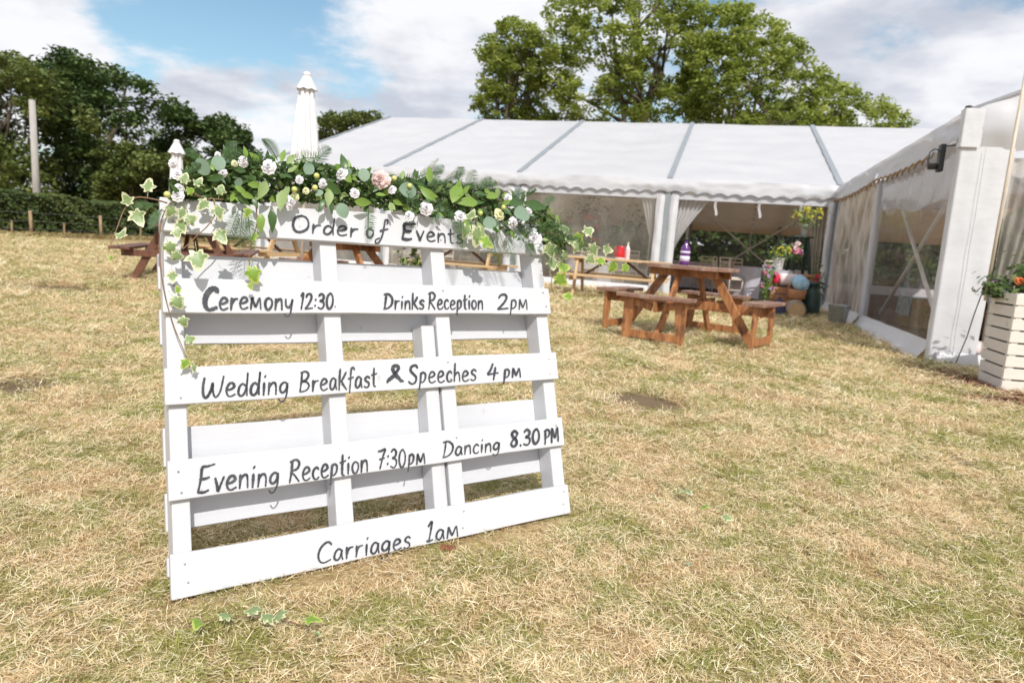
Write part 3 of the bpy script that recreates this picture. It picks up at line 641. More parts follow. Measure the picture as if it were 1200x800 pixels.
# ------------------------------------------------------------------ furniture
def taper_board(a, b, w0, w1, t, side):
    a, b = Vector(a), Vector(b); d = (b-a).normalized(); s_ = Vector(side); s_ = (s_-d*s_.dot(d)).normalized(); n_ = d.cross(s_)*t/2
    mb = MB(); return mb.hexa([a-s_*w0/2-n_, a+s_*w0/2-n_, a+s_*w0/2+n_, a-s_*w0/2+n_, b-s_*w1/2-n_, b+s_*w1/2-n_, b+s_*w1/2+n_, b-s_*w1/2+n_])
def picnic(mt, ml):
    t = thing('picnic_table', (0, 0, 0), 'x', 'picnic table', 'eight seater picnic tables with four attached benches')
    top = .79
    Rr = .56; nb = 7; wb = 2*Rr/nb      # planked octagon top
    for k in range(nb):
        x0, x1 = -Rr+k*wb+.004, -Rr+(k+1)*wb-.004
        def lim(x): return Rr if abs(x) < Rr*.62 else Rr-(abs(x)-Rr*.62)*.9
        y0, y1 = lim(x0), lim(x1); mb = MB()
        P = [(x0, -y0), (x1, -y1), (x1, y1), (x0, y0)]
        mb.hexa([(x, y, top-.036) for x, y in P]+[(x, y, top) for x, y in P]); mb.build('top_plank', mt, t, bevel=.004)
    for a in range(4):
        c, s_ = math.cos(a*math.pi/2), math.sin(a*math.pi/2)
        er = Vector((c, s_, 0)); et = Vector((-s_, c, 0))
        mb = MB(); mb.box(er*.25+et*.30*0+Vector((0, 0, top-.075)), (.08, .9, .076) if a % 2 == 0 else (.08, .42, .076), er, et, Zv); mb.build('top_batten', ml, t, bevel=.004)
        # rail to the seat, one either side of the slanting leg
        mb = MB(); mb.box(er*.60+et*.045+Vector((0, 0, .385)), (1.02, .036, .095), er, et, Zv); mb.build('seat_rail', ml, t, bevel=.004)
        mb = taper_board(er*.30+Vector((0, 0, top-.04)), er*.93+Vector((0, 0, .0)), .095, .10, .045, er); mb.build('slanted_leg', ml, t, bevel=.004)
        for q in (0, 1):
            r0 = .86+q*.135
            w_ = .46
            mb = MB(); P = [(r0, -w_), (r0+.128, -w_-(.01 if q else 0)), (r0+.128, w_), (r0, w_)]
            mb.hexa([er*x+et*y+Vector((0, 0, .455)) for x, y in P]+[er*x+et*y+Vector((0, 0, .49)) for x, y in P]); mb.build('seat_plank', mt, t, bevel=.006)
        for q in (-1, 1):
            mb = taper_board(er*1.0+et*q*.33+Vector((0, 0, .455)), er*1.0+et*q*.36+Vector((0, 0, 0)), .15, .085, .04, et); mb.build('bench_leg', ml, t, bevel=.004)
            mb = taper_board(er*.99+et*q*.30+Vector((0, 0, .42)), er*.99+et*q*.04+Vector((0, 0, .37)), .07, .07, .036, Zv)
            mb.build('seat_bracket', ml, t, bevel=.003)
        mb = MB(); mb.box(er*1.0+Vector((0, 0, .10)), (.036, .66, .075), er, et, Zv); mb.build('stretcher', ml, t, bevel=.004)
    return t
t1 = picnic(M['wood_top'], M['wood_orange'])
place(t1, 1.86, 7.40, R(54), s=1.0, label='orange stained picnic table with a purple bottle on it, right of the pallet')
t1.scale = (.82, .82, 1.02)
t2 = copy_tree(t1); c = D(403, 300, 8.9); place(t2, c.x, c.y, R(38), label='orange brown picnic table directly behind the white pallet sign, seen through its top gap')

def aframe(W_=None):
    t = thing('picnic_table', (0, 0, 0), 'x', 'picnic table', 'pale pine picnic tables in front of the marquee')
    W_ = W_ or M['wood_pale']
    for k in range(4):
        mb = MB(); mb.box((0, -.27+k*.18, .75), (1.9, .172, .035)); mb.build('top_plank', W_, t, bevel=.004)
    for sy in (-1, 1):
        for q in (0, 1):
            mb = MB(); mb.box((0, sy*(.64+q*.12), .45), (1.9, .113, .035)); mb.build('seat_plank', W_, t, bevel=.004)
    for sx in (-1, 1):
        for sy in (-1, 1):
            mb = taper_board((sx*.68, sy*.25, .73), (sx*.68, sy*.62, 0), .09, .09, .045, (0, 1, 0)); mb.build('leg', W_, t, bevel=.003)
            mb = MB(); mb.beam((sx*.64, sy*.02, .40), (sx*.18, sy*.02, .72), .05, .04, side=(0, 1, 0)) if sy > 0 else None
            if sy > 0: mb.build('diagonal_brace', M['wood_dark'], t)
        mb = MB(); mb.box((sx*.725, 0, .39), (.04, 1.44, .085)); mb.build('cross_rail', W_, t, bevel=.003)
        mb = MB(); mb.box((sx*.725, 0, .69), (.04, .62, .08)); mb.build('top_batten', W_, t, bevel=.003)
    return t
t3 = aframe(M['wood_dark']); c = D(226, 290, 10.2); place(t3, c.x, c.y, R(108), s=1.08, label='dark brown picnic table poking out left of the white pallet sign', group='dark brown picnic table')
a1 = aframe(); c = D(722, 320, 12.6); place(a1, c.x, c.y, YAW+R(2), label='pale pine picnic table with red jug and pink bottle on it by the marquee')
a2 = copy_tree(a1); c = D(300, 300, 13.5); place(a2, c.x, c.y, YAW-R(6), label='pale pine picnic table farther left, glimpsed through the top gap of the pallet sign')
a3 = copy_tree(a1); c = D(540, 310, 13.6); place(a3, c.x, c.y, YAW, label='pale pine picnic table glimpsed behind the right half of the pallet sign')

# chiavari chairs and cloth covered tables inside the marquee
def chair():
    t = thing('chair', (0, 0, 0), 'x', 'chair', 'limewashed spindle back chairs in the long marquee'); W_ = M['limewash']
    mb = MB(); mb.box((0, 0, .445), (.40, .38, .03)); mb.build('seat', W_, t, bevel=.006)
    mb = MB(); mb.box((0, 0, .478), (.37, .35, .035)); mb.build('seat_pad', M['cushion'], t, bevel=.012)
    for sx in (-1, 1):
        mb = MB(); mb.tube([(sx*.18, -.17, 0), (sx*.18, -.17, .43)], .016, 6); mb.build('leg', W_, t, smooth=True)
        mb = MB(); mb.tube([(sx*.18, .18, 0), (sx*.18, .18, .45), (sx*.175, .24, .92)], .016, 6); mb.build('leg', W_, t, smooth=True)
        mb = MB(); mb.tube([(sx*.18, -.17, .2), (sx*.18, .18, .2)], .010, 6); mb.build('stretcher', W_, t)
    for z, y in ((.91, .238), (.82, .227), (.60, .20)):
        mb = MB(); mb.beam((-.18, y, z), (.18, y, z), .032, .018); mb.build('back_rail', W_, t)
    for x in (-.11, -.055, 0, .055, .11):
        mb = MB(); mb.tube([(x, .2, .60), (x, .227, .82)], .008, 5); mb.build('spindle', W_, t)
    mb = MB(); mb.tube([(-.18, -.17, .25), (.18, -.17, .25)], .010, 6); mb.build('stretcher', W_, t)
    return t
def rtable(x, y, lab, n, first=[None]):
    t = thing('round_table', (x, y, .024), lab, 'table', 'cloth covered round tables in the marquee')
    prof = [(.0, .745), (.85, .745), (.87, .735)]
    mb = MB(); nn = 64
    def fn(i, j):
        a_ = 2*math.pi*i
        if j < .3: r_ = .86*j/.3; z = .745
        else:
            q = (j-.3)/.7; r_ = .86+.05*q+.035*q*math.sin(a_*12); z = .745-.70*q
        return Vector((x+r_*math.cos(a_), y+r_*math.sin(a_), z+.024))
    mb.grid(fn, 96, 20); mb.build('tablecloth', M['cloth'], t, smooth=True)
    mb = MB(); mb.lathe([(.83, .70), (.84, .735)], (x, y, .024), 32); mb.build('tabletop', M['wood_pale'], t)
    mb = MB(); mb.lathe([(.25, 0), (.05, .06), (.05, .70)], (x, y, .024), 12); mb.build('pedestal', M['black'], t)
    return t
ch0 = None
tabs = [(Mq(.9, 2.2, 0), 'round cloth covered table nearest the open bay of the long marquee', (200, 250, 290, 330, 20, 110, 150)),
        (Mq(5.0, 2.0, 0), 'round cloth covered table behind the crinkled window right of the pallet', (215, 255, 300, 340, 70)),
        (Mq(9.4, 2.1, 0), 'round cloth covered table deep behind the left bays of the long marquee', (215, 250, 290, 330)),
        (Mq(3.0, 5.2, 0), 'round cloth covered table in the second row inside the long marquee', (230, 280, 320))]
chlab = ['front left', 'front', 'front right', 'right', 'back right', 'back', 'back left']
tn = ['the round table nearest the open bay', 'the round table behind the crinkled window', 'the leftmost round table', 'the second row round table']
for ti, (c, lab, angs) in enumerate(tabs):
    rtable(c.x, c.y, lab, len(angs))
    for ai, an in enumerate(angs):
        a_ = R(an); o = chair() if ch0 is None else copy_tree(ch0)
        if ch0 is None: ch0 = o
        place(o, c.x+1.12*math.cos(a_), c.y+1.12*math.sin(a_), a_-math.pi/2, z=.024, label='limewashed spindle back chair at angle %s of %s' % (['far left', 'near left', 'near side', 'near right', 'right', 'far side', 'left'][ai], tn[ti]))
        o['label'] = 'limewashed spindle back chair on the %s of %s' % (['left front', 'near side', 'near right', 'right side', 'far right', 'far side', 'far left'][ai], tn[ti])

# sofa, throw, cushions and bale inside the side marquee
sp = Tq(4.1, 1.7, 0)
sf = thing('sofa', sp+Zv*.024, 'brown sofa with a beige throw behind the clear window of the right marquee', 'sofa')
sf_x, sf_y = -U, V_
def S(a, b_, z): return sp+sf_x*a+sf_y*b_+Zv*(z+.024)
mb = MB(); mb.box(S(.2, 0, .22), (.8, 1.9, .40), sf_x, sf_y, Zv); mb.build('seat_base', M['sofa'], sf, bevel=.05, smooth=True)
mb = MB(); mb.box(S(.65, 0, .52), (.22, 1.9, .5), sf_x, sf_y, Zv); mb.build('backrest', M['sofa'], sf, bevel=.06, smooth=True)
for sg in (-1, 1):
    mb = MB(); mb.box(S(.2, sg*1.05, .34), (.8, .18, .62), sf_x, sf_y, Zv); mb.build('armrest', M['sofa'], sf, bevel=.05, smooth=True)
mb = MB(); mb.grid(lambda i, j: S(.515+.30*i+ -.0, -.8+1.6*j, .80+.03*math.sin(math.pi*i)+.012*wob((i*4, j*8, 0))), 8, 24)
mb.grid(lambda i, j: S(.52-.02*math.sin(i*3), -.8+1.6*j, .80-.32*i+.01*wob((i*4, j*8, 0))), 6, 24); mb2 = mb.build('throw', M['throw'], None, smooth=True)
tag(mb2, 'beige throw laid over the back of the brown sofa', 'throw')
mb = MB(); c = S(.1, .5, .55); mb.lathe([(.0, -.1), (.16, -.08), (.22, 0), (.16, .08), (0, .1)], c, 16, Z=Vector((.5, .3, .8)).normalized(), X=Vector((.8, 0, -.5)).normalized()); o = mb.build('cushion', M['teal'], None, smooth=True); tag(o, 'teal and white cushion on the brown sofa seat', 'cushion')
hb = Tq(2.4, 1.1, .0); mb = MB(); mb.box(hb+Zv*.26, (.5, 1.0, .46), U, V_, Zv); o = mb.build('straw_bale', M['hay'], None, bevel=.03); tag(o, 'straw bale seat on the matting left of the brown sofa', 'straw bale')
mb = MB(); mb.grid(lambda i, j: hb+U*(-.26+.52*i)+V_*(-.42+.84*j)+Zv*(.505+.01*wob((i*3, j*5, 0))), 6, 8); mb.grid(lambda i, j: hb+U*(.262+.02*i)+V_*(-.42+.84*j)+Zv*(.505-.3*i+.02*math.sin(j*9)), 4, 10); o = mb.build('blanket', M['teal'], None, smooth=True); tag(o, 'teal patterned blanket over the straw bale', 'blanket')
# fluffy white rug edge
mb = MB(); mb.lathe([(.25, 0), (.34, .05), (.3, .12), (.1, .15)], Tq(5.9, .75, .024), 20); o = mb.build('pouffe', M['white_cloth'], None, smooth=True); tag(o, 'low fluffy white pouffe on the floor inside the right marquee window', 'pouffe')
tb = thing('side_table', Tq(5.2, 3.4, .024), 'small wooden table farther inside the right marquee', 'table')
c = Tq(5.2, 3.4, .024); mb = MB(); mb.box(c+Zv*.7, (1.6, .7, .04), U, V_, Zv); mb.build('tabletop', M['wood_pale'], tb)
for x in (-.7, .7):
    for y in (-.28, .28): mb = MB(); mb.box(c+U*x+V_*y+Zv*.34, (.06, .06, .68), U, V_, Zv); mb.build('leg', M['wood_pale'], tb)
bar = Tq(2.6, 5.2, .024); bt = thing('bar_counter', bar, 'brown wooden bar counter inside the right marquee', 'bar counter')
mb = MB(); mb.box(bar+Zv*.5, (2.6, .6, 1.0), V_, U, Zv); mb.build('counter_front', M['wood_top'], bt)
mb = MB(); mb.box(bar+Zv*1.03, (2.8, .75, .05), V_, U, Zv); mb.build('counter_top', M['wood_dark'], bt)

# bottles
def bottle(name, loc, h, r, m, label, cat, cap, lab=True):
    t = thing(name, loc, label, cat); c = Vector(loc)
    mb = MB(); mb.lathe([(r*.9, 0), (r, .01), (r, h*.58), (r*.9, h*.66), (r*.36, h*.78), (r*.32, h*.9)], c, 20); mb.build('bottle_body', m, t, smooth=True)
    mb = MB(); mb.lathe([(r*.4, h*.9), (r*.4, h), (r*.3, h*1.005)], c, 14); mb.build('cap', cap, t, smooth=True)
    if lab: mb = MB(); mb.lathe([(r*1.02, h*.14), (r*1.02, h*.34)], c, 20); mb.build('label_band', M['label'], t, smooth=True)
    if lab: mb = MB(); mb.lathe([(r*1.02, h*.44), (r*1.02, h*.52)], c, 20); mb.build('label_band', M['label'], t, smooth=True)
    return t
c = D(802, 306, 7.55); bottle('gin_bottle', (c.x, c.y, .806), .29, .052, M['gin'], 'purple bottle with pale label on the orange picnic table', 'bottle', M['black'])
c = D(735, 300, 12.55); bottle('pink_bottle', (c.x, c.y, .767), .31, .045, M['pinkglass'], 'pale pink bottle with white cap on the pine picnic table', 'bottle', M['cushion'], False)
c = D(727, 300, 12.5); t = thing('red_jug', (c.x, c.y, .767), 'red glass jug beside the pale pink bottle', 'jug')
mb = MB(); mb.lathe([(.06, 0), (.085, .03), (.08, .12), (.06, .2), (.07, .235)], (c.x, c.y, .767), 18); mb.build('jug_body', M['redglass'], t, smooth=True)
mb = MB(); mb.tube([(c.x-.06, c.y, .97), (c.x-.13, c.y, .95), (c.x-.13, c.y, .87), (c.x-.075, c.y, .83)], .01, 6); mb.build('handle', M['redglass'], t, smooth=True)
mb = MB(); mb.lathe([(.064, 0), (.088, .0), (.087, .028), (.07, .03)], (c.x, c.y, .766), 18); mb.build('white_base', M['cushion'], t, smooth=True)

# parasols
def parasol(loc, H, label, R0=.2):
    t = thing('parasol', loc, label, 'parasol', 'closed white parasols'); c = Vector(loc)
    mb = MB(); mb.tube([c, c+Zv*(H-.05)], .024, 10); mb.build('pole', M['pole_wood'], t, smooth=True)
    mb = MB(); mb.lathe([(.26, 0), (.26, .05), (.05, .08), (.04, .3)], c, 20); mb.build('base', M['steel'], t, smooth=True)
    mb = MB()
    def fn(i, j):
        a_ = 2*math.pi*i; z = H-.15-(1.45*j); fold = abs(math.sin(a_*4))
        r_ = (.075+R0*j**.7)*(.62+.38*fold)
        return c+Vector((r_*math.cos(a_+.4*j), r_*math.sin(a_+.4*j), z))
    mb.grid(fn, 96, 24); mb.build('canopy', M['canopy'], t, smooth=True)
    mb = MB()
    def fn2(i, j):
        a_ = 2*math.pi*i; r_ = .035+.10*j+.012*j*abs(math.sin(a_*4)); return c+Vector((r_*math.cos(a_), r_*math.sin(a_), H-.03-.19*j-.02*j*abs(math.sin(a_*4))))
    mb.grid(fn2, 64, 6); mb.build('vent_cap', M['canopy'], t, smooth=True)
    mb = MB(); mb.lathe([(.05, 0), (.052, .02), (.035, .045), (.0, .05)], c+Zv*(H-.05), 14); mb.build('finial', M['canopy'], t, smooth=True)
    return t
c = D(357, 190, 9.6); parasol((c.x, c.y, 0), D(353, 84, 9.6).z, 'tall closed white parasol rising above the middle of the flower garland', .17)
c = D(207, 210, 12.0); parasol((c.x, c.y, 0), D(199, 163, 12.0).z, 'smaller closed white parasol above the left end of the flower garland', .07)

# ------------------------------------------------------------------ flower display
dz = 11.4
def P(u_, v_, y=dz): return D(u_, v_, y)
def cyl_obj(name, m, label, cat, a, b, r, end=None):
    t = thing(name, (a+b)/2 if False else Vector(((a.x+b.x)/2, (a.y+b.y)/2, min(a.z, b.z)-r)), label, cat)
    d_ = (b-a); n_ = d_.normalized(); X = n_.orthogonal().normalized(); L_ = d_.length
    mb = MB(); mb.lathe([(r*.88, 0), (r*.97, L_*.2), (r, L_*.5), (r*.97, L_*.8), (r*.88, L_)], a, 24, X=X, Z=n_); mb.build('staves', m, t, smooth=True)
    for f_ in (.0, .25, .75, .97):
        rr_ = r*(.9 if f_ in (0, .97) else .985)+.004; mb = MB(); mb.lathe([(rr_, L_*f_), (rr_, L_*f_+.022)], a, 24, X=X, Z=n_); mb.build('hoop', M['steel'], t, smooth=True)
    mb = MB(); mb.lathe([(r*.8, -.006), (r*.8, -.001)], a, 24, X=X, Z=n_); mb.build('barrel_head', M['barrel_end'], t)
    return t
e = P(933.6, 362, 11.1); e.z = .165
toc = Vector((.0, 1, 0))
cyl_obj('barrel', M['barrel'], 'small oak barrel lying on the grass with its round end facing out', 'barrel', e, e+Vector((.12, .5, 0)), .165)
mb = MB(); c = Vector((e.x+.08, e.y+.28, .33)); bkt = thing('basket', c, 'brown wicker basket on top of the lying oak barrel', 'basket')
mb.lathe([(.10, 0), (.135, .02), (.15, .13), (.145, .16)], c, 20); mb.build('basket_body', M['wicker'], bkt, smooth=True)
mb = MB(); mb.tube([c+Vector((.15*math.cos(a_), 0, .15+.16*math.sin(a_))) for a_ in np.linspace(0, math.pi, 12)], .01, 6); mb.build('handle', M['wicker'], bkt, smooth=True)
mb = MB(); cc_ = c+Vector((.03, -.02, .27))
mb.lathe([(.0, -.10), (.10, -.08), (.155, 0), (.12, .08), (0, .11)], cc_, 18, Z=Vector((.3, -.6, .7)).normalized(), X=Vector((.9, .3, -.13)).normalized()); o = mb.build('blue_cushion', M['blue_cloth'], None, smooth=True); tag(o, 'round pale blue patterned cushion bundled on the wicker basket', 'cushion')
c = P(921, 330, 11.5)
cr = thing('wooden_crate', (c.x-.1, c.y+.1, 0), 'wooden crate standing behind the barrel with rolled cloths on it', 'crate')
cb = Vector((c.x+.05, c.y+.25, 0))
for k in range(4):
    mb = MB(); mb.box(cb+Vector((0, -.2, .08+k*.125)), (.5, .02, .105)); mb.build('slat', M['wicker'], cr)
    mb = MB(); mb.box(cb+Vector((0, .2, .08+k*.125)), (.5, .02, .105)); mb.build('slat', M['wicker'], cr)
for sx in (-1, 1): mb = MB(); mb.box(cb+Vector((sx*.26, 0, .27)), (.02, .42, .52)); mb.build('side_panel', M['wicker'], cr)
for nm, m_, x0, x1, lb in (('rolled_cloth', 'red_cloth', -.24, -.12, 'bright red rolled cloth left of the white one'), ('rolled_cloth', 'white_cloth', -.115, .20, 'white and pink rolled cloth between red and blue')):
    mb = MB(); zc_ = .635; r_ = .105
    mb.lathe([(.05, 0), (r_, .02), (r_*1.04, (x1-x0)*.5), (r_, x1-x0-.02), (.05, x1-x0)], cb+Vector((x0, -.08, zc_)), 18, Z=Vector((1, 0, 0)), X=Vector((0, 0, 1))); o = mb.build(nm, M[m_], None, smooth=True); tag(o, lb, 'cloth roll')
# wicker hamper behind
hc = P(936, 322, 12.1); hc.z = 0
hm = thing('wicker_hamper', hc, 'orange brown wicker hamper behind the rolled cloths', 'hamper')
mb = MB(); mb.box(hc+Vector((0, 0, .34)), (.46, .32, .68)); mb.build('hamper_body', M['wicker'], hm, bevel=.02)
mb = MB(); mb.box(hc+Vector((0, -.01, .71)), (.48, .34, .055)); mb.build('lid', M['wicker'], hm, bevel=.015)
# stepladder
lc = P(937, 300, 12.6); lc.z = 0
ld = thing('stepladder', lc, 'dark green wooden stepladder holding a zinc bucket of yellow flowers', 'stepladder')
LH = D(940, 277, 12.6).z
for sx in (-1, 1):
    for sy in (-1, 1):
        mb = MB(); mb.beam(lc+Vector((sx*.22, sy*.3, 0)), lc+Vector((sx*.10, sy*.04, LH-.03)), .05, .03, side=(1, 0, 0)); mb.build('rail', M['green_paint'], ld)
for k in range(1, 5):
    f_ = k/5; mb = MB(); mb.box(lc+Vector((0, -.3+.26*f_, LH*f_)), (.44-.24*f_, .09, .022)); mb.build('tread', M['green_paint'], ld)
mb = MB(); mb.box(lc+Vector((0, 0, LH-.012)), (.36, .22, .03)); mb.build('top_plate', M['green_paint'], ld, bevel=.004)
def bucket(loc, r, h, label, m=None, name='bucket'):
    t = thing(name, loc, label, 'bucket'); c = Vector(loc)
    mb = MB(); mb.lathe([(r*.72, 0), (r*.75, .005), (r, h), (r*1.05, h+.008), (r*.95, h+.004), (r*.7, .02)], c, 22); mb.build('bucket_body', m or M['steel'], t, smooth=True)
    mb = MB(); mb.tube([c+Vector((r*1.02*math.cos(a_), -.3*r*math.sin(a_), h-.01-.5*r*math.sin(a_))) for a_ in np.linspace(0, math.pi, 12)], .004, 5); mb.build('handle', M['wire'], t, smooth=True)
    return t
def flowers(name, loc, spread, label, leafm='plant', heads=(), nleaf=500, seed=1, cat='plant', ls=.03, stems=8):
    t = thing(name, loc, label, cat); c = Vector(loc); r = np.random.default_rng(seed)
    n_ = nleaf; q = r.normal(size=(n_, 3))*np.array([spread[0], spread[0], spread[1]])*.45; q[:, 2] += spread[1]*.6
    q[:, 2] = np.abs(q[:, 2]); leafcloud('foliage', q+np.array(c), r.uniform(.6, 1.3, n_)*ls, M[leafm], t, seed=seed, kind='stuff')
    rs = random.Random(seed)
    for k in range(stems):
        a_ = rs.random()*6.28; mb = MB(); mb.tube([c, c+Vector((math.cos(a_)*spread[0]*.3, math.sin(a_)*spread[0]*.3, spread[1]*.6)), c+Vector((math.cos(a_)*spread[0]*.75, math.sin(a_)*spread[0]*.75, spread[1]*1.1))], .006, 5); mb.build('stem', M['leaf_mid'], t, smooth=True)
    for (mm, cnt, rad) in heads:
        for k in range(cnt):
            a_ = rs.random()*6.28; rr_ = math.sqrt(rs.random())*spread[0]*.8
            p_ = c+Vector((math.cos(a_)*rr_, math.sin(a_)*rr_-.03, spread[1]*rs.uniform(.45, 1.25)))
            o = bpy.data.objects.new('flower_head', FL[mm]); COL.objects.link(o); o.parent = t; o.location = p_-c
            o.rotation_euler = (rs.uniform(.3, 1.3), rs.uniform(-.5, .5), rs.uniform(-1, 1)); s_ = rad*rs.uniform(.8, 1.2); o.scale = (s_, s_, s_)
    return t
def rose_mesh(name, m, rings=((.10, 4, .75, .5), (.25, 5, .62, .62), (.48, 6, .45, .7), (.72, 7, .16, .75)), seed=1):
    r = random.Random(seed); mb = MB()
    for (rad, n_, zt, wdt) in rings:
        off = r.random()*6.28
        for k in range(n_):
            a_ = off+2*math.pi*k/n_+r.uniform(-.15, .15); rj = rad*r.uniform(.9, 1.12); zj = zt*r.uniform(.85, 1.1)
            ww = 1.3*math.pi/n_
            def fn(i, j):
                x = (i-.5)*2; ang = a_+x*ww*(1-.30*j*j*(x*x))
                rr_ = .06+rj*(j**.7)*1.0+.12*j*j*(1 if rad > .3 else .1) - .05*x*x*(1-j)
                z = zj*math.sin(min(j*1.25, 1)*math.pi/2)-(.16*j**3 if rad > .4 else 0)-.16*x*x*j+.05*math.sin(x*5+k*2)*j
                rr_ += .03*math.sin(x*4+k)*j
                return Vector((rr_*math.cos(ang), rr_*math.sin(ang), z))
            mb.grid(fn, 5, 5)
    me = bpy.data.meshes.new(name); me.from_pydata(mb.v, [], mb.f); me.materials.append(m); me.polygons.foreach_set('use_smooth', [True]*len(me.polygons)); me.update(); return me
FL = {k: rose_mesh('bloom', M[mk], seed=i) for i, (k, mk) in enumerate((('white', 'petal'), ('pink', 'petal_pink'), ('cream', 'petal_cream'), ('hot', 'petal_hot'), ('lilac', 'petal_lilac'), ('yellow', 'petal_yellow'), ('orange', 'petal_orange'), ('red', 'petal_red')))}
bucket((lc.x+.02, lc.y-.02, LH+.004), .075, .20, 'zinc bucket on top of the dark green stepladder')
flowers('yellow_flowers', (lc.x+.02, lc.y-.02, LH+.14), (.34, .30), 'yellow flowering branches in the zinc bucket on the stepladder', 'plant', (('yellow', 45, .028),), 160, 3, ls=.03)
c = P(911, 316, 11.9)
bucket((c.x, c.y, c.z), .10, .20, 'white bucket of yellow green flowers on the grey slatted crate', M['cushion'])
flowers('lime_flowers', (c.x, c.y, c.z+.15), (.2, .2), 'yellow green flowers in the white bucket left of the stepladder', 'plant', (('yellow', 26, .026),), 200, 4, ls=.026)
# grey slatted crates
gc = Vector((c.x-.0, c.y+.02, 0)); gt = thing('slatted_crate', gc, 'tall grey slatted crate stack under the white bucket', 'crate')
nsl = 5; hh = c.z-.005
for k in range(nsl):
    for sy in (-1, 1):
        mb = MB(); mb.box(gc+Vector((0, sy*.15, (k+.5)*hh/nsl)), (.42, .02, hh/nsl-.02)); mb.build('slat', M['slate'], gt, bevel=.003)
for sx in (-1, 1): mb = MB(); mb.box(gc+Vector((sx*.2, 0, hh/2)), (.03, .27, hh-.02)); mb.build('side_panel', M['black'], gt)
mb = MB(); mb.box(gc+Vector((0, 0, hh-.012)), (.44, .34, .02)); mb.build('lid', M['slate'], gt)
def potplant(u_, v_, y, h, label, heads, name, leafm='plant', seed=5, sp=(.2, .3), pot=True, ls=.03, nl=260):
    c = D(u_, v_, y); c.z = 0
    if pot:
        t = thing('plant_pot', c, 'dark pot under the '+label, 'pot'); mb = MB(); mb.lathe([(.08, 0), (.11, .2), (.12, .22), (.1, .21), (.09, .05)], c, 18); mb.build('pot_body', M['black'], t, smooth=True)
        mb = MB(); mb.lathe([(.098, .17), (.09, .185)], c, 16); mb.build('soil', M['soil'], t)
    return flowers(name, (c.x, c.y, h), sp, label, leafm, heads, nl, seed, ls=ls)
potplant(898, 345, 11.6, .18, 'pink and lilac flowers in front of the grey slatted crate', (('lilac', 8, .04), ('hot', 7, .04)), 'pink_flowers', seed=6, sp=(.14, .55))
potplant(932, 300, 12.2, .95, 'tall pink lilies behind the wicker hamper', (('hot', 7, .05), ('pink', 5, .045)), 'pink_lilies', seed=7, sp=(.2, .25), nl=90)
potplant(955, 345, 12.0, .2, 'red roses on a dark bush beside the marquee post', (('red', 4, .055),), 'red_roses', leafm='tree_dark', seed=8, sp=(.14, .55), ls=.035)
c = P(913, 355, 11.3); c.z = 0
nb = MB(); nb.grid(lambda i, j: c+Vector(((.17+.02*math.sin(i*30))*math.cos(2*math.pi*i)*(math.sin(math.pi*min(j*.5+.5, 1))+.02), (.15)*math.sin(2*math.pi*i)*(math.sin(math.pi*min(j*.5+.5, 1))+.02), .36*j)), 24, 12)
o = nb.build('fabric_sack', M['navy'], None, smooth=True); tag(o, 'navy fabric sack slumped on the grass left of the barrel', 'sack')
c = P(951, 350, 11.7); c.z = 0; t = thing('milk_churn', c, 'dark green metal churn standing between barrel and marquee post', 'churn')
mb = MB(); mb.lathe([(.13, 0), (.15, .03), (.15, .42), (.09, .5), (.085, .56), (.11, .58)], c, 20); mb.build('churn_body', M['green_paint'], t, smooth=True)
mb = MB(); mb.lathe([(.105, .58), (.105, .61), (.04, .64)], c, 20); mb.build('lid', M['green_paint'], t, smooth=True)
for sx in (-1, 1): mb = MB(); mb.tube([c+Vector((sx*.15, 0, .32)), c+Vector((sx*.19, 0, .36)), c+Vector((sx*.18, 0, .42)), c+Vector((sx*.13, 0, .45))], .01, 6); mb.build('handle', M['green_paint'], t, smooth=True)
c = G(980, 384); bucket((c.x, c.y, 0), .15, .34, 'galvanised bucket standing on the grass against the right marquee')
# dark fern hanging behind the pallet
c = D(486, 318, 7.2); flowers('leafy_shrub', (c.x, c.y, .0), (.22, .62), 'dark leafy potted shrub behind the middle of the pallet sign', 'tree_dark', (), 420, 12, ls=.045)

# shrubs seen through the crinkled window
for (u_, sz, hd, lb) in ((684, (.45, .9), (('red', 30, .08),), 'dark red flowering shrub inside the window left of the middle post'), (745, (.5, .8), (), 'blue green leafy plant inside the window beside the middle post')):
    c = D(u_, 300, 17.3); flowers('tall_plant', (c.x, c.y, .75), sz, lb, 'tree_dark', hd, 700, int(u_), ls=.07)

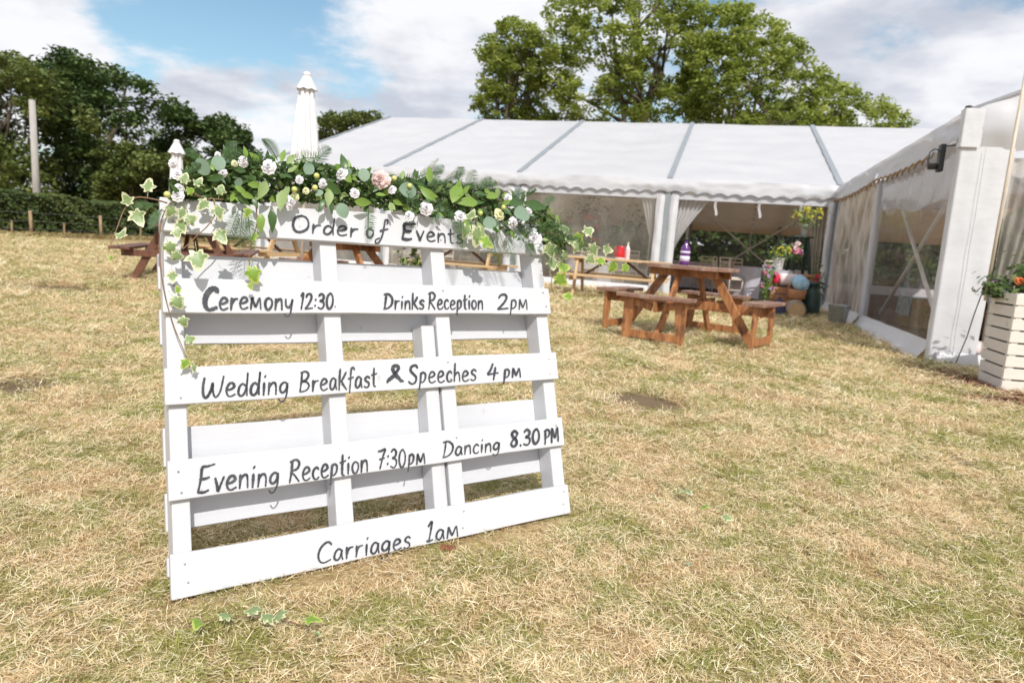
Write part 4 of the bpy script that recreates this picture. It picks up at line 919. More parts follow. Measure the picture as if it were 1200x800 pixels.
# ------------------------------------------------------------------ planter
e0 = G(1172.5, 459); e1 = G(1137.5, 442.5)
lf = (e1-e0); lf.z = 0; LW = .54; lf.normalize()
fr_ = Matrix.Rotation(R(-74), 3, 'Z') @ lf   # front face runs to the right
fr_ = Vector((fr_.x, fr_.y, 0)).normalized()
corners = [e1 if False else e0+lf*LW, e0, e0+fr_*.62, e0+fr_*.62+lf*.62]
corners = [Vector((c.x, c.y, 0)) for c in corners]; cen = sum(corners, Vector())/4
plt = thing('planter', (cen.x, cen.y, 0), 'large cream wooden slatted planter full of flowers at the right edge', 'planter')
HT = .80; ns = 8; sh_ = HT/ns
for k in range(4):
    a_, b_ = corners[k], corners[(k+1) % 4]; d_ = (b_-a_).normalized(); nrm_ = Vector((d_.y, -d_.x, 0))
    if nrm_.dot(a_-cen) < 0: nrm_ = -nrm_
    for j in range(ns):
        mb = MB(); mb.box((a_+b_)/2-nrm_*.011+Zv*(sh_*(j+.5)), ((b_-a_).length-.001 if k % 2 else (b_-a_).length-.045, .02, sh_-.014), d_, nrm_, Zv); mb.build('slat', M['planter'], plt, bevel=.002)
    mb = MB(); mb.box((a_+b_)/2-nrm_*.03+Zv*(HT/2), ((b_-a_).length-.08, .008, HT-.02), d_, nrm_, Zv); mb.build('liner', M['gap'], plt)
    mb = MB(); mb.box(a_-(a_-cen).normalized()*.065+Zv*(HT/2), (.05, .05, HT), d_, nrm_, Zv); mb.build('corner_post', M['planter'], plt)
ins = [cen+(c-cen)*.9+Zv*(HT-.06) for c in corners]; mb = MB(); mb.add(ins, [(0, 1, 2, 3)]); mb.build('soil', M['soil'], plt)
flowers('planter_flowers', (cen.x+.02, cen.y-.05, HT-.06), (.34, .26), 'green and silver bedding plants with orange blooms in the cream planter', 'plant', (('orange', 6, .045), ('cream', 8, .02)), 700, 21, ls=.032, stems=14)
oc = e0+fr_*.22+lf*.08; 
flowers('orange_begonia', (oc.x, oc.y, HT-.02), (.12, .12), 'bright orange bloom at the front of the cream planter', 'plant', (('orange', 3, .045),), 60, 22, ls=.03, stems=3)
lv = e0+lf*.42
flowers('lavender', (lv.x-.02, lv.y-.03, HT-.06), (.15, .12), 'dark trailing lavender spilling over the left rim of the planter', 'tree_dark', (('lilac', 12, .016),), 300, 23, ls=.03, stems=10)
# tall grass-like plant
c = cen+Vector((.1, .0, HT-.05)); t = thing('tall_grass_plant', c, 'tall upright yellow green plant in the middle of the planter', 'plant')
for k in range(26):
    a_ = random.random()*6.28; b = MB(); rr_ = random.uniform(.05, .22); hh = random.uniform(.2, .42)
    b.tube([c, c+Vector((math.cos(a_)*rr_*.3, math.sin(a_)*rr_*.3, hh*.6)), c+Vector((math.cos(a_)*rr_, math.sin(a_)*rr_, hh))], [.006, .005, .001], 4); b.build('blade', M['leaf_pale'], t, smooth=True)
# bare pole behind the planter
b_ = D(1160, 322, 5.88); b2 = D(1198, 110, 5.95); b2 = b_+(b2-b_)*1.25
pt = thing('tent_pole', Vector((b_.x, b_.y, .7)), 'bare pale wooden pole rising out of the cream planter', 'pole')
mb = MB(); mb.tube([b_-(b2-b_).normalized()*.22, b2], .014, 10); mb.build('shaft', M['pole_wood'], pt, smooth=True)
mb = MB(); mb.lathe([(.014, 0), (.022, .01), (.022, .05), (.0, .06)], b2, 10); mb.build('pole_cap', M['steel'], pt, smooth=True)
mb = MB(); mb.tube([D(1119, 428, 6.75), D(1124, 416, 6.6), D(1133, 395, 6.5), D(1141, 370, 6.4), D(1149, 348, 6.3), D(1153, 340, 6.28)], .005, 6); o = mb.build('power_cable', M['black'], None, smooth=True); tag(o, 'thin dark cable running from the marquee corner up to the planter', 'cable')
# wood chips
r = np.random.default_rng(3); n_ = 5200
uv = np.stack([r.uniform(-.95, .9, n_), r.normal(0, .16, n_)], 1); base = Vector((4.05, 6.0, 0)); Pc = np.zeros((n_, 3))
cA = G(1075, 431); cB = G(1230, 485)
tt = r.random(n_); Pc[:, 0] = cA.x+(cB.x-cA.x)*tt+r.normal(0, .17, n_); Pc[:, 1] = cA.y+(cB.y-cA.y)*tt+r.normal(0, .16, n_); Pc[:, 2] = r.uniform(.004, .03, n_)
ch = leafcloud('wood_chips', Pc, r.uniform(.01, .03, n_), M['chips'], None, flat=2.0, seed=4, aspect=.4); tag(ch, 'reddish brown bark chips scattered round the planter and marquee corner', 'wood chips', kind='stuff')

# ------------------------------------------------------------------ trees, hedge, fence
def poly_in(poly, x, y):
    c = False; n = len(poly)
    for i in range(n):
        x1, y1 = poly[i]; x2, y2 = poly[(i+1) % n]
        if (y1 > y) != (y2 > y) and x < (x2-x1)*(y-y1)/(y2-y1)+x1: c = not c
    return c
def tree(name, label, outline, Y, depth, n_cl, m, seed, trunk, leaf=.10, cr_=.5, per=52, cut=.0, group=None, nscale=.35):
    """outline gives the crown's extent (photo measure) at distance Y; the crown fills a rounded volume `depth` thick"""
    r = random.Random(seed); nr = np.random.default_rng(seed)
    bx = D(trunk, 250, Y); base = Vector((bx.x, bx.y, 0)); t = thing(name, base, label, 'tree', group)
    xs = [p[0] for p in outline]; ys = [p[1] for p in outline]; cx_, cy_ = sum(xs)/len(xs), sum(ys)/len(ys)
    cl = []; tries = 0
    hwx = (max(xs)-min(xs))/2; hwy = (max(ys)-min(ys))/2
    while len(cl) < n_cl and tries < n_cl*60:
        tries += 1
        x, y = r.uniform(min(xs), max(xs)), r.uniform(min(ys), max(ys))
        if not poly_in(outline, x, y): continue
        e = max(0, 1-((x-cx_)/hwx)**2*.8-((y-cy_)/hwy)**2*.5)
        dd = depth*math.sqrt(e)*r.uniform(-1, 1)
        p = D(x, y, Y+dd)
        if noise.noise(p*nscale+Vector((seed, 0, 0))) < cut: continue
        if p.z < .5: continue
        cl.append(p)
    C = np.array([tuple(p) for p in cl]); n_ = len(C)
    rad = nr.uniform(.6, 1.25, n_)*cr_
    q = nr.normal(size=(n_, per, 3)); q /= np.linalg.norm(q, axis=2)[..., None]; q *= (nr.random((n_, per, 1))**.45)
    q[..., 2] *= .62
    Pp = (C[:, None, :]+q*rad[:, None, None]).reshape(-1, 3)
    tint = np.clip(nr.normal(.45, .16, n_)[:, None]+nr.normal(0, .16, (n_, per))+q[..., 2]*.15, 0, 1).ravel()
    leafcloud('crown', Pp, nr.uniform(.7, 1.3, len(Pp))*leaf, m, t, tint, flat=.6, seed=seed)
    # trunk and limbs reaching into the crown
    top = max(p.z for p in cl); k0 = Vector((base.x, base.y, 0)); zt = top*.82
    pts_ = [k0+Vector((r.uniform(-.15, .15)*k, r.uniform(-.1, .1)*k, zt*k/8)) for k in range(9)]
    rad0 = top*.028
    mb = MB(); mb.tube(pts_, [rad0*(1-k/9.5) for k in range(9)], 10); mb.build('trunk', M['bark'], t, smooth=True)
    for k in range(16):
        i = r.randrange(2, 8); a_ = pts_[i]; tg = r.choice(cl)
        if (tg-a_).length > top*.75 or tg.z < a_.z: continue
        mid = (a_+tg)/2+Vector((r.uniform(-.4, .4), r.uniform(-.4, .4), r.uniform(-.1, .7)))
        mb = MB(); r1 = rad0*(1-i/9.5)*.5; mb.tube([a_, a_*.5+mid*.5+Vector((0, 0, .12)), mid, (mid+tg)/2, tg], [r1, r1*.85, r1*.6, r1*.4, r1*.15], 7); br_ = mb.build('branch', M['bark'], t, smooth=True)
        for s2 in range(3):
            tg2 = r.choice(cl)
            if (tg2-mid).length < 3.2: mb = MB(); mb.tube([mid, (mid+tg2)/2+Vector((0, 0, .2)), tg2], [r1*.4, r1*.28, r1*.1], 6); mb.build('twig', M['bark'], br_, smooth=True)
    return t
TG = 'tall trees behind the long marquee'
tree('broadleaf_tree', 'left lobe of trees behind the marquee, rounded crown left of the tallest one', [(556, 150), (552, 100), (562, 60), (580, 30), (606, 20), (632, 35), (645, 75), (640, 150)], 38, 2.4, 430, M['tree_bright'], 11, 600, cut=.0, leaf=.10, cr_=.42, nscale=.9, per=40)
tree('broadleaf_tree', 'tallest broadleaf tree behind the marquee with its trunk showing through the leaves', [(632, 150), (640, 60), (640, 10), (670, -30), (740, -55), (800, -30), (832, 5), (838, 60), (815, 150)], 36, 3.4, 800, M['tree_bright'], 12, 742, cut=.02, leaf=.10, cr_=.45, nscale=.8, per=38)
tree('broadleaf_tree', 'yellow green tree sloping down to the right behind the marquee', [(800, 155), (815, 60), (835, 10), (870, 5), (915, 25), (945, 55), (965, 85), (990, 98), (1015, 105), (1040, 120), (1072, 142), (1070, 158), (900, 158)], 34, 3.0, 820, M['tree_bright'], 13, 868, cut=-.02, leaf=.095, cr_=.42, nscale=.8, per=38)
tree('broadleaf_tree', 'small tree top peeping over the left end of the marquee roof', [(372, 175), (374, 145), (390, 133), (415, 135), (438, 130), (446, 140), (430, 170)], 40, 1.5, 60, M['tree_olive'], 14, 405, leaf=.13, cr_=.5)
tree('broadleaf_tree', 'broad dull green tree at the far left edge of the picture', [(-70, 245), (-70, 80), (-20, 60), (20, 66), (55, 85), (95, 115), (120, 150), (130, 245)], 34, 3.5, 420, M['tree_olive'], 15, 5, leaf=.12, cr_=.6)
tree('oak_tree', 'large dark green tree rising left of the pallet sign', [(30, 120), (48, 68), (75, 60), (110, 76), (150, 86), (185, 108), (212, 122), (232, 150), (236, 200), (228, 245), (60, 245), (55, 170)], 37, 4.0, 620, M['tree_dark'], 16, 140, leaf=.13, cr_=.66)
tree('oak_tree', 'low dark tree tailing down behind the left end of the garland', [(205, 245), (215, 160), (240, 145), (262, 136), (285, 155), (300, 175), (345, 205), (350, 250)], 36, 2.6, 250, M['tree_dark'], 17, 262, leaf=.12, cr_=.55)
tree('hawthorn_bush', 'olive green bush below the large dark tree', [(95, 245), (98, 190), (125, 168), (160, 172), (200, 185), (240, 180), (255, 200), (250, 245)], 33, 1.6, 230, M['tree_olive'], 18, 165, leaf=.10, cr_=.45)
# trees standing behind the side marquee's line of sight
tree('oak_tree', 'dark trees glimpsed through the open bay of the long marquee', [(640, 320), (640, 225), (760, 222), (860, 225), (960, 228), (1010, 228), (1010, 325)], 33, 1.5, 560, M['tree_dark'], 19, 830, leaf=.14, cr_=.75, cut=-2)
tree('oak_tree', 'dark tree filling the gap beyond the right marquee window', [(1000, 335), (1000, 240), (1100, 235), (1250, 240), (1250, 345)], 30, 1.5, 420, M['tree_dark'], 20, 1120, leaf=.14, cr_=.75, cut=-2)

HA = Vector((-17.1, 22.7, 0)); HD = Vector((.27, .963, 0)).normalized(); HN = Vector((-.963, .27, 0)).normalized()
def hedge(name, label, A, Dv, Nn, t0, t1, h, wd, n_, seed, leaf=.055):
    t = thing(name, A+Dv*(t0+t1)/2, label, 'hedge', 'clipped field hedges'); r = np.random.default_rng(seed)
    L_ = t1-t0
    mb = MB(); mb.grid(lambda i, j: A+Dv*(t0+L_*i)+Nn*(.15+(wd-.3)*(.5-.5*math.cos(math.pi*j))) + Zv*(h-.14)*(math.sin(math.pi*j)**.25 if 0 < j < 1 else 0), 30, 8); mb.build('hedge_core', M['soil'], t)
    tt = r.uniform(t0, t1, n_); face = r.random(n_); hh = h+.05*np.sin(tt*1.1)+.05*np.sin(tt*2.7+1)
    z = np.where(face < .7, r.random(n_)**.85*hh, hh-np.abs(r.normal(0, .06, n_))); w_ = np.where(face < .7, r.normal(.03, .07, n_), r.uniform(0, wd, n_))
    lump = .09*np.sin(tt*3.1+z*4)+.05*np.sin(tt*8+z*9)
    Pp = np.array(A)[None]+np.outer(tt, np.array(Dv))+np.outer(w_+np.where(face < .7, lump, 0), np.array(Nn)); Pp[:, 2] = z
    ti = np.clip(r.normal(.42, .2, n_)+.5*np.sin(tt*1.7+z*3)*.3, 0, 1)
    leafcloud('hedge_leaves', Pp, r.uniform(.7, 1.3, n_)*leaf, M['hedge'], t, ti, seed=seed, kind='stuff', nrm=-np.array(Nn)[None]*.7)
hedge('hedge', 'clipped green hedge along the left side of the field', HA, HD, HN, -6, 21, 1.42, 1.2, 52000, 31)
HB = HA+HD*21
hedge('hedge', 'dark hedge at the back of the field behind the long marquee', HB, Vector((.963, -.27, 0)), HD, 0, 44, 1.6, 1.2, 26000, 32, leaf=.085)
fe = thing('post_and_wire_fence', HA-HN*.7, 'wooden posts with wire along the foot of the left hedge', 'fence')
for tt in (-5.4, -2.5, .55, 3.3, 6.4, 9.6, 12.8, 16):
    p = HA+HD*tt-HN*.65; mb = MB(); mb.tube([p, p+Zv*.85+Vector((random.uniform(-.04, .04), 0, 0))], [.055, .05], 8); mb.build('post', M['stake'], fe, smooth=True)
for tt in (.0, 1.9, 4.5, 5.3):
    p = HA+HD*tt-HN*.5; mb = MB(); mb.tube([p, p+Zv*.5], [.03, .03], 6); mb.build('stake', M['stake'], fe)
for z in (.25, .5, .78):
    mb = MB(); mb.tube([HA+HD*tt-HN*.7+Zv*(z+.01*math.sin(tt)) for tt in np.linspace(-6, 18, 25)], .006, 4); mb.build('wire', M['wire'], fe)
# rough grass strip at the hedge foot
r = np.random.default_rng(9); n_ = 9000; tt = r.uniform(-6, 20, n_); Pp = np.array(HA)[None]+np.outer(tt, np.array(HD))-np.outer(np.abs(r.normal(0, .5, n_)), np.array(HN)); Pp[:, 2] = r.random(n_)*.14
M['strip'] = leafmat('rough_straw', (.36, .27, .13), (.5, .38, .2), (.3, .3, .12))
o = leafcloud('rough_grass', Pp, r.uniform(.05, .12, n_), M['strip'], None, flat=0, seed=9, aspect=.14); tag(o, 'rough straw coloured grass along the foot of the hedge', 'grass', kind='stuff')
# utility pole
c = D(43, 222, 28.5); tpz = D(37.5, 118, 28.5); up_ = thing('utility_pole', (c.x, c.y, 0), 'weathered grey wooden pole behind the left hedge', 'pole')
mb = MB(); mb.tube([Vector((c.x+.03, c.y, 0)), Vector((tpz.x, tpz.y, tpz.z))], [.15, .115], 12); mb.build('shaft', M['grey_pole'], up_, smooth=True)
mb = MB(); mb.lathe([(.12, 0), (.12, .03), (.0, .05)], Vector(tpz), 12); mb.build('pole_cap', M['grey_pole'], up_)

# ------------------------------------------------------------------ pallet sign
BL = Vector((-.756, 1.506, 0)); PA = Vector((.811, .586, 0)).normalized(); PB = Vector((-.181, .251, .951)).normalized()
PB = (PB-PA*PB.dot(PA)).normalized(); PN = PA.cross(PB)
if PN.y > 0: PN = -PN
def PP(s_, t_, o=0.0): return BL + PA*(s_+.019*t_) + PB*t_ + PN*o + Zv*.012
def st(u_, v_, o=0.0):
    p = onplane(u_, v_, PP(0, 0, o), PN)-PP(0, 0, o); t_ = p.dot(PB); return p.dot(PA)-.019*t_, t_
def pix(u_, v_, o=0.0): return PP(*st(u_, v_, o), o)
pal = thing('pallet_sign', PP(.6, 0, -.05), 'white painted wooden pallet sign with handwritten order of events, leaning back on the grass', 'sign')
def pboard(name, s0, s1, tb0, tt0, tb1, tt1, o0, o1, mtl=None, segs=10):
    """board between s0,s1; bottom/top t at both ends; faces at offsets o0 (front) and o1 (back)"""
    mb = MB(); rings = []
    for i in range(segs+1):
        f_ = i/segs; s_ = s0+(s1-s0)*f_; tb = tb0+(tb1-tb0)*f_+.0012*math.sin(f_*17+s0*9+tb0*30); tt_ = tt0+(tt1-tt0)*f_+.0015*math.sin(f_*13+tt0*21)
        w_ = .0006*math.sin(f_*8+tb0*15); rings += [PP(s_, tb, o0+w_), PP(s_, tt_, o0+w_), PP(s_, tt_, o1+w_), PP(s_, tb, o1+w_)]
    fs = [(3, 2, 1, 0), tuple(range(segs*4, segs*4+4))]
    for i in range(segs):
        for k in range(4): k2 = (k+1) % 4; fs.append((i*4+k, i*4+k2, (i+1)*4+k2, (i+1)*4+k))
    mb.add(rings, fs); return mb.build(name, mtl or M['paint'], pal, bevel=.0025)
paints = {}
def paintmat():   # grain follows each board's long axis
    m = mat('painted_board', (.60, .605, .635), (.555, .56, .59), rough=.5, scale=4, bump=0)
    t = m.node_tree; L = t.links; b = t.nodes['Principled BSDF']
    geo = t.nodes.new('ShaderNodeNewGeometry'); comb_ = t.nodes.new('ShaderNodeCombineXYZ')
    for i, ax in enumerate((PA, PB, PN)):
        dp = t.nodes.new('ShaderNodeVectorMath'); dp.operation = 'DOT_PRODUCT'; L.new(geo.outputs['Position'], dp.inputs[0]); dp.inputs[1].default_value = ax*((2.2, 60, 60)[i])
        L.new(dp.outputs['Value'], comb_.inputs[i])
    n = t.nodes.new('ShaderNodeTexNoise'); n.inputs['Scale'].default_value = 1; n.inputs['Detail'].default_value = 8; n.inputs['Roughness'].default_value = .7; L.new(comb_.outputs[0], n.inputs['Vector'])
    bp = t.nodes.new('ShaderNodeBump'); bp.inputs['Strength'].default_value = .35; bp.inputs['Distance'].default_value = .003; L.new(n.outputs['Fac'], bp.inputs['Height']); L.new(bp.outputs[0], b.inputs['Normal'])
    src_ = b.inputs['Base Color'].links[0].from_socket
    mr = t.nodes.new('ShaderNodeMapRange'); mr.inputs[1].default_value = .62; mr.inputs[2].default_value = .78; mr.inputs[4].default_value = .3; L.new(n.outputs['Fac'], mr.inputs[0])
    mx_ = t.nodes.new('ShaderNodeMix'); mx_.data_type = 'RGBA'; L.new(mr.outputs[0], mx_.inputs[0]); L.new(src_, mx_.inputs[6]); mx_.inputs[7].default_value = (.6, .59, .6, 1); L.new(mx_.outputs[2], b.inputs['Base Color'])
    n5 = t.nodes.new('ShaderNodeTexNoise'); n5.inputs['Scale'].default_value = 22; n5.inputs['Detail'].default_value = 3; L.new(geo.outputs['Position'], n5.inputs['Vector'])
    mr5 = t.nodes.new('ShaderNodeMapRange'); mr5.inputs[1].default_value = .72; mr5.inputs[2].default_value = .76; mr5.inputs[4].default_value = .45; L.new(n5.outputs['Fac'], mr5.inputs[0])
    mx5 = t.nodes.new('ShaderNodeMix'); mx5.data_type = 'RGBA'; L.new(mr5.outputs[0], mx5.inputs[0]); L.new(mx_.outputs[2], mx5.inputs[6]); mx5.inputs[7].default_value = (.42, .38, .34, 1); L.new(mx5.outputs[2], b.inputs['Base Color'])
    return m
M['paint'] = paintmat()
W_ = 1.228
fb = [pboard('front_board', -.0, 1.232, .902, .990, .902, 1.012, 0, -.018),
      pboard('front_board', .0, 1.236, .691, .783, .688, .781, 0, -.019),
      pboard('front_board', -.002, 1.238, .460, .553, .458, .552, .001, -.018),
      pboard('front_board', -.001, 1.236, .229, .325, .229, .323, 0, -.019),
      pboard('front_board', -.002, 1.230, .0, .104, .0, .094, .001, -.018)]
for (a_, b_, c_, d_) in ((.772, .868, .764, .862), (.624, .716, .616, .712), (.312, .409, .302, .396), (.153, .246, .142, .238), (.04, .086, .04, .086)):
    pboard('back_board', .004, 1.230, a_, b_, c_, d_, -.089, -.106)
def stringer(s0, s1, tp, o0=-.0195, o1=-.0885, nm='stringer', bot=.012):
    mb = MB(); kb = lambda o: max(bot if o > -.05 else .045, 0)
    mb.hexa([PP(s0, kb(o0), o0), PP(s1, kb(o0), o0), PP(s1, kb(o1), o1), PP(s0, kb(o1), o1), PP(s0, tp, o0), PP(s1, tp, o0), PP(s1, tp, o1), PP(s0, tp, o1)])
    return mb.build(nm, M['paint'], pal, bevel=.0035)
stringer(.008, .05, .985); stringer(.418, .468, .992); stringer(.782, .832, 1.0); stringer(1.185, 1.234, 1.005)
# half-round batten beside the middle stringer
mb = MB()
prof = [(.0, -.022), (.0, -.086), (.05, -.086), (.05, -.03), (.044, -.022), (.03, -.0192), (.018, -.0192), (.006, -.0195)]
vs = [PP(.725+x, .03, o) for x, o in prof]+[PP(.728+x, .655, o) for x, o in prof]; n_ = len(prof)
mb.add(vs, [tuple(range(n_)), tuple(range(2*n_-1, n_-1, -1))]+[(k, (k+1) % n_, n_+(k+1) % n_, n_+k) for k in range(n_)]); mb.build('batten', M['paint'], pal, bevel=.003)
# prop leg behind that keeps it standing
mb = MB(); a_ = pix(509, 392, -.112); b_ = G(519, 566); mb.beam(b_, a_, .04, .025, side=PA); mb.build('prop_leg', M['paint'], pal)
# nails
for bi, (t_a, t_b) in enumerate(((.925, .975), (.712, .762), (.482, .532), (.252, .302), (.028, .078))):
    for s_ in (.03, .443, .806, 1.208):
        for tv in (t_a, t_b):
            if s_ == .443 and tv == t_b: continue
            mb = MB(); mb.lathe([(.0028, 0), (.0025, .0012), (.0, .0014)], PP(s_+random.uniform(-.008, .008), tv+random.uniform(-.006, .006), .0008), 8, X=PA, Z=PN); mb.build('nail', M['nail'], fb[bi], smooth=True)

# --- handwriting: strokes laid as thin paint on the boards
GL = {
 'C': (.62, [[(.60, .84), (.50, .97), (.34, .96), (.15, .75), (.06, .42), (.12, .12), (.30, .0), (.58, .10)]]),
 'O': (.66, [[(.34, 1.0), (.12, .85), (.04, .45), (.15, .08), (.36, .02), (.58, .25), (.62, .62), (.50, .92), (.30, 1.0)]]),
 'D': (.60, [[(.14, .96), (.10, .5), (.04, .03)], [(.0, .93), (.30, .95), (.54, .68), (.50, .3), (.28, .06), (.0, .0)]]),
 'W': (.86, [[(.04, .85), (.0, .5), (.04, .12), (.17, .0), (.33, .3), (.40, .62), (.42, .25), (.54, .0), (.72, .25), (.84, .9)]]),
 'E': (.56, [[(.30, .98), (.14, .92), (.10, .5), (.02, .02)], [(.12, .97), (.34, .97), (.62, 1.03)], [(.08, .5), (.28, .51), (.42, .55)], [(.02, .02), (.25, .0), (.42, .06)]]),
 'B': (.56, [[(.10, .95), (.08, .5), (.02, .02)], [(.04, .93), (.30, .98), (.46, .82), (.34, .58), (.10, .50), (.36, .46), (.50, .26), (.34, .05), (.02, .0)]]),
 'R': (.56, [[(.12, .95), (.09, .5), (.02, .0)], [(.02, .92), (.30, 1.0), (.48, .83), (.38, .58), (.10, .48), (.26, .3), (.48, .0)]]),
 'P': (.50, [[(.10, .95), (.09, .5), (.06, .0)], [(.02, .92), (.28, 1.0), (.46, .82), (.36, .52), (.10, .44)]]),
 'M': (.70, [[(.04, .0), (.10, .95), (.34, .30), (.58, .97), (.64, .0)]]),
 'S': (.48, [[(.46, .86), (.36, 1.0), (.14, .92), (.08, .72), (.24, .54), (.40, .34), (.36, .08), (.16, .0), (.0, .12)]]),
 'K': (.44, [[(.06, .98), (.04, .5), (.02, .0)], [(.40, .82), (.22, .52), (.06, .38)], [(.14, .44), (.28, .2), (.44, .0)]]),
 'k': (.42, [[(.06, .98), (.04, .5), (.02, .0)], [(.38, .74), (.22, .48), (.06, .36)], [(.12, .42), (.26, .2), (.42, .0)]]),
 '&': (.56, [[(.54, .02), (.36, .34), (.18, .7), (.20, .94), (.34, .96), (.38, .78), (.24, .46), (.06, .18), (.0, .0)], [(.0, .06), (.12, .2), (.30, .36)], [(.26, .38), (.42, .2), (.60, .02)]]),
 'e': (.42, [[(.04, .27), (.22, .30), (.36, .41), (.28, .55), (.14, .53), (.03, .3), (.08, .07), (.22, .0), (.40, .08)]]),
 'r': (.34, [[(.05, .52), (.06, .25), (.05, .0)], [(.06, .28), (.16, .46), (.32, .5)]]),
 'm': (.60, [[(.03, .0), (.07, .52), (.12, .42), (.24, .14), (.30, .2), (.44, .54), (.50, .3), (.52, .0)]]),
 'o': (.42, [[(.22, .54), (.08, .46), (.03, .24), (.12, .03), (.26, .02), (.38, .22), (.34, .46), (.18, .54)]]),
 'n': (.42, [[(.05, .52), (.05, .25), (.04, .0)], [(.05, .3), (.16, .48), (.30, .5), (.36, .32), (.37, .0)]]),
 'y': (.42, [[(.04, .52), (.06, .22), (.20, .12), (.34, .3), (.38, .52), (.36, .2), (.30, -.18), (.16, -.34), (.0, -.22)]]),
 'g': (.44, [[(.36, .46), (.22, .54), (.06, .40), (.04, .18), (.16, .08), (.32, .22), (.37, .5), (.36, .1), (.28, -.22), (.12, -.34), (.0, -.2)]]),
 'd': (.44, [[(.34, .42), (.20, .52), (.06, .38), (.04, .12), (.16, .0), (.30, .14), (.38, .5), (.40, 1.0), (.38, .5), (.40, .02)]]),
 'i': (.16, [[(.07, .50), (.07, .25), (.07, .0)], [(.08, .74), (.12, .80)]]),
 'v': (.38, [[(.02, .52), (.12, .2), (.16, .0), (.24, .22), (.36, .54)]]),
 't': (.30, [[(.14, .88), (.12, .4), (.14, .06), (.24, .0)], [(.0, .56), (.14, .57), (.30, .62)]]),
 's': (.36, [[(.34, .48), (.22, .56), (.08, .46), (.12, .34), (.28, .24), (.30, .08), (.16, .0), (.02, .06)]]),
 'a': (.42, [[(.34, .46), (.20, .54), (.06, .38), (.04, .12), (.15, .0), (.28, .12), (.36, .48), (.36, .2), (.40, .0)]]),
 'f': (.30, [[(.36, .90), (.26, 1.0), (.16, .88), (.13, .4), (.08, -.2)], [(.0, .48), (.14, .5), (.28, .54)]]),
 'F': (.56, [[(.60, .86), (.64, 1.06), (.50, 1.08), (.44, .7), (.36, .2), (.20, -.22), (.0, -.26), (.02, -.08), (.20, .02)], [(.22, .44), (.42, .5), (.66, .56)]]),
 'p': (.42, [[(.08, .52), (.06, .1), (.0, -.36)], [(.07, .4), (.20, .54), (.34, .44), (.32, .18), (.18, .04), (.06, .1)]]),
 'c': (.36, [[(.33, .44), (.22, .54), (.08, .42), (.04, .2), (.12, .02), (.26, .0), (.34, .08)]]),
 'h': (.40, [[(.06, .98), (.05, .5), (.03, .0)], [(.05, .28), (.16, .46), (.28, .46), (.34, .28), (.35, .0)]]),
 '1': (.24, [[(.06, .82), (.18, 1.0), (.16, .5), (.10, .0)], ]),
 'I': (.30, [[(.04, .78), (.20, 1.0), (.16, .5), (.10, .02)], [(.0, .02), (.12, .0), (.26, .04)]]),
 '2': (.46, [[(.04, .78), (.12, .96), (.30, .98), (.38, .78), (.28, .46), (.12, .18), (.02, .03), (.22, .04), (.46, .06)]]),
 ':': (.14, [[(.07, .56), (.09, .62)], [(.05, .18), (.07, .24)]]),
 '.': (.14, [[(.06, .0), (.08, .05)]]),
 '3': (.42, [[(.04, .86), (.20, 1.0), (.36, .84), (.30, .60), (.14, .52), (.34, .44), (.38, .2), (.24, .0), (.02, .08)]]),
 '0': (.46, [[(.26, 1.0), (.10, .82), (.04, .42), (.14, .04), (.28, .02), (.42, .3), (.42, .72), (.30, .98), (.22, .99)]]),
 '4': (.46, [[(.20, .98), (.12, .6), (.02, .32), (.22, .34), (.46, .38)], [(.34, .74), (.30, .3), (.28, -.04)]]),
 '7': (.50, [[(.06, .90), (.24, .92), (.48, .98), (.34, .6), (.18, .0)], [(.14, .48), (.30, .50), (.44, .54)]]),
 '8': (.44, [[(.40, .84), (.24, 1.0), (.08, .84), (.16, .60), (.34, .40), (.36, .14), (.20, .0), (.04, .16), (.14, .42), (.34, .64), (.42, .84)]]),
 ' ': (.28, []),
}
def smooth_pts(P_, k=7):
    if len(P_) < 3: return [Vector((x, y, 0)) for x, y in P_]
    Q = [P_[0]]+list(P_)+[P_[-1]]; o = []
    for i in range(1, len(Q)-2):
        for q in range(k):
            t_ = q/k; o.append(Vector([.5*((2*Q[i][c]) + (-Q[i-1][c]+Q[i+1][c])*t_ + (2*Q[i-1][c]-5*Q[i][c]+4*Q[i+1][c]-Q[i+2][c])*t_**2 + (-Q[i-1][c]+3*Q[i][c]-3*Q[i+1][c]+Q[i+2][c])*t_**3) for c in (0, 1)]+[0]))
    o.append(Vector((*P_[-1], 0))); return o
wr = random.Random(3)
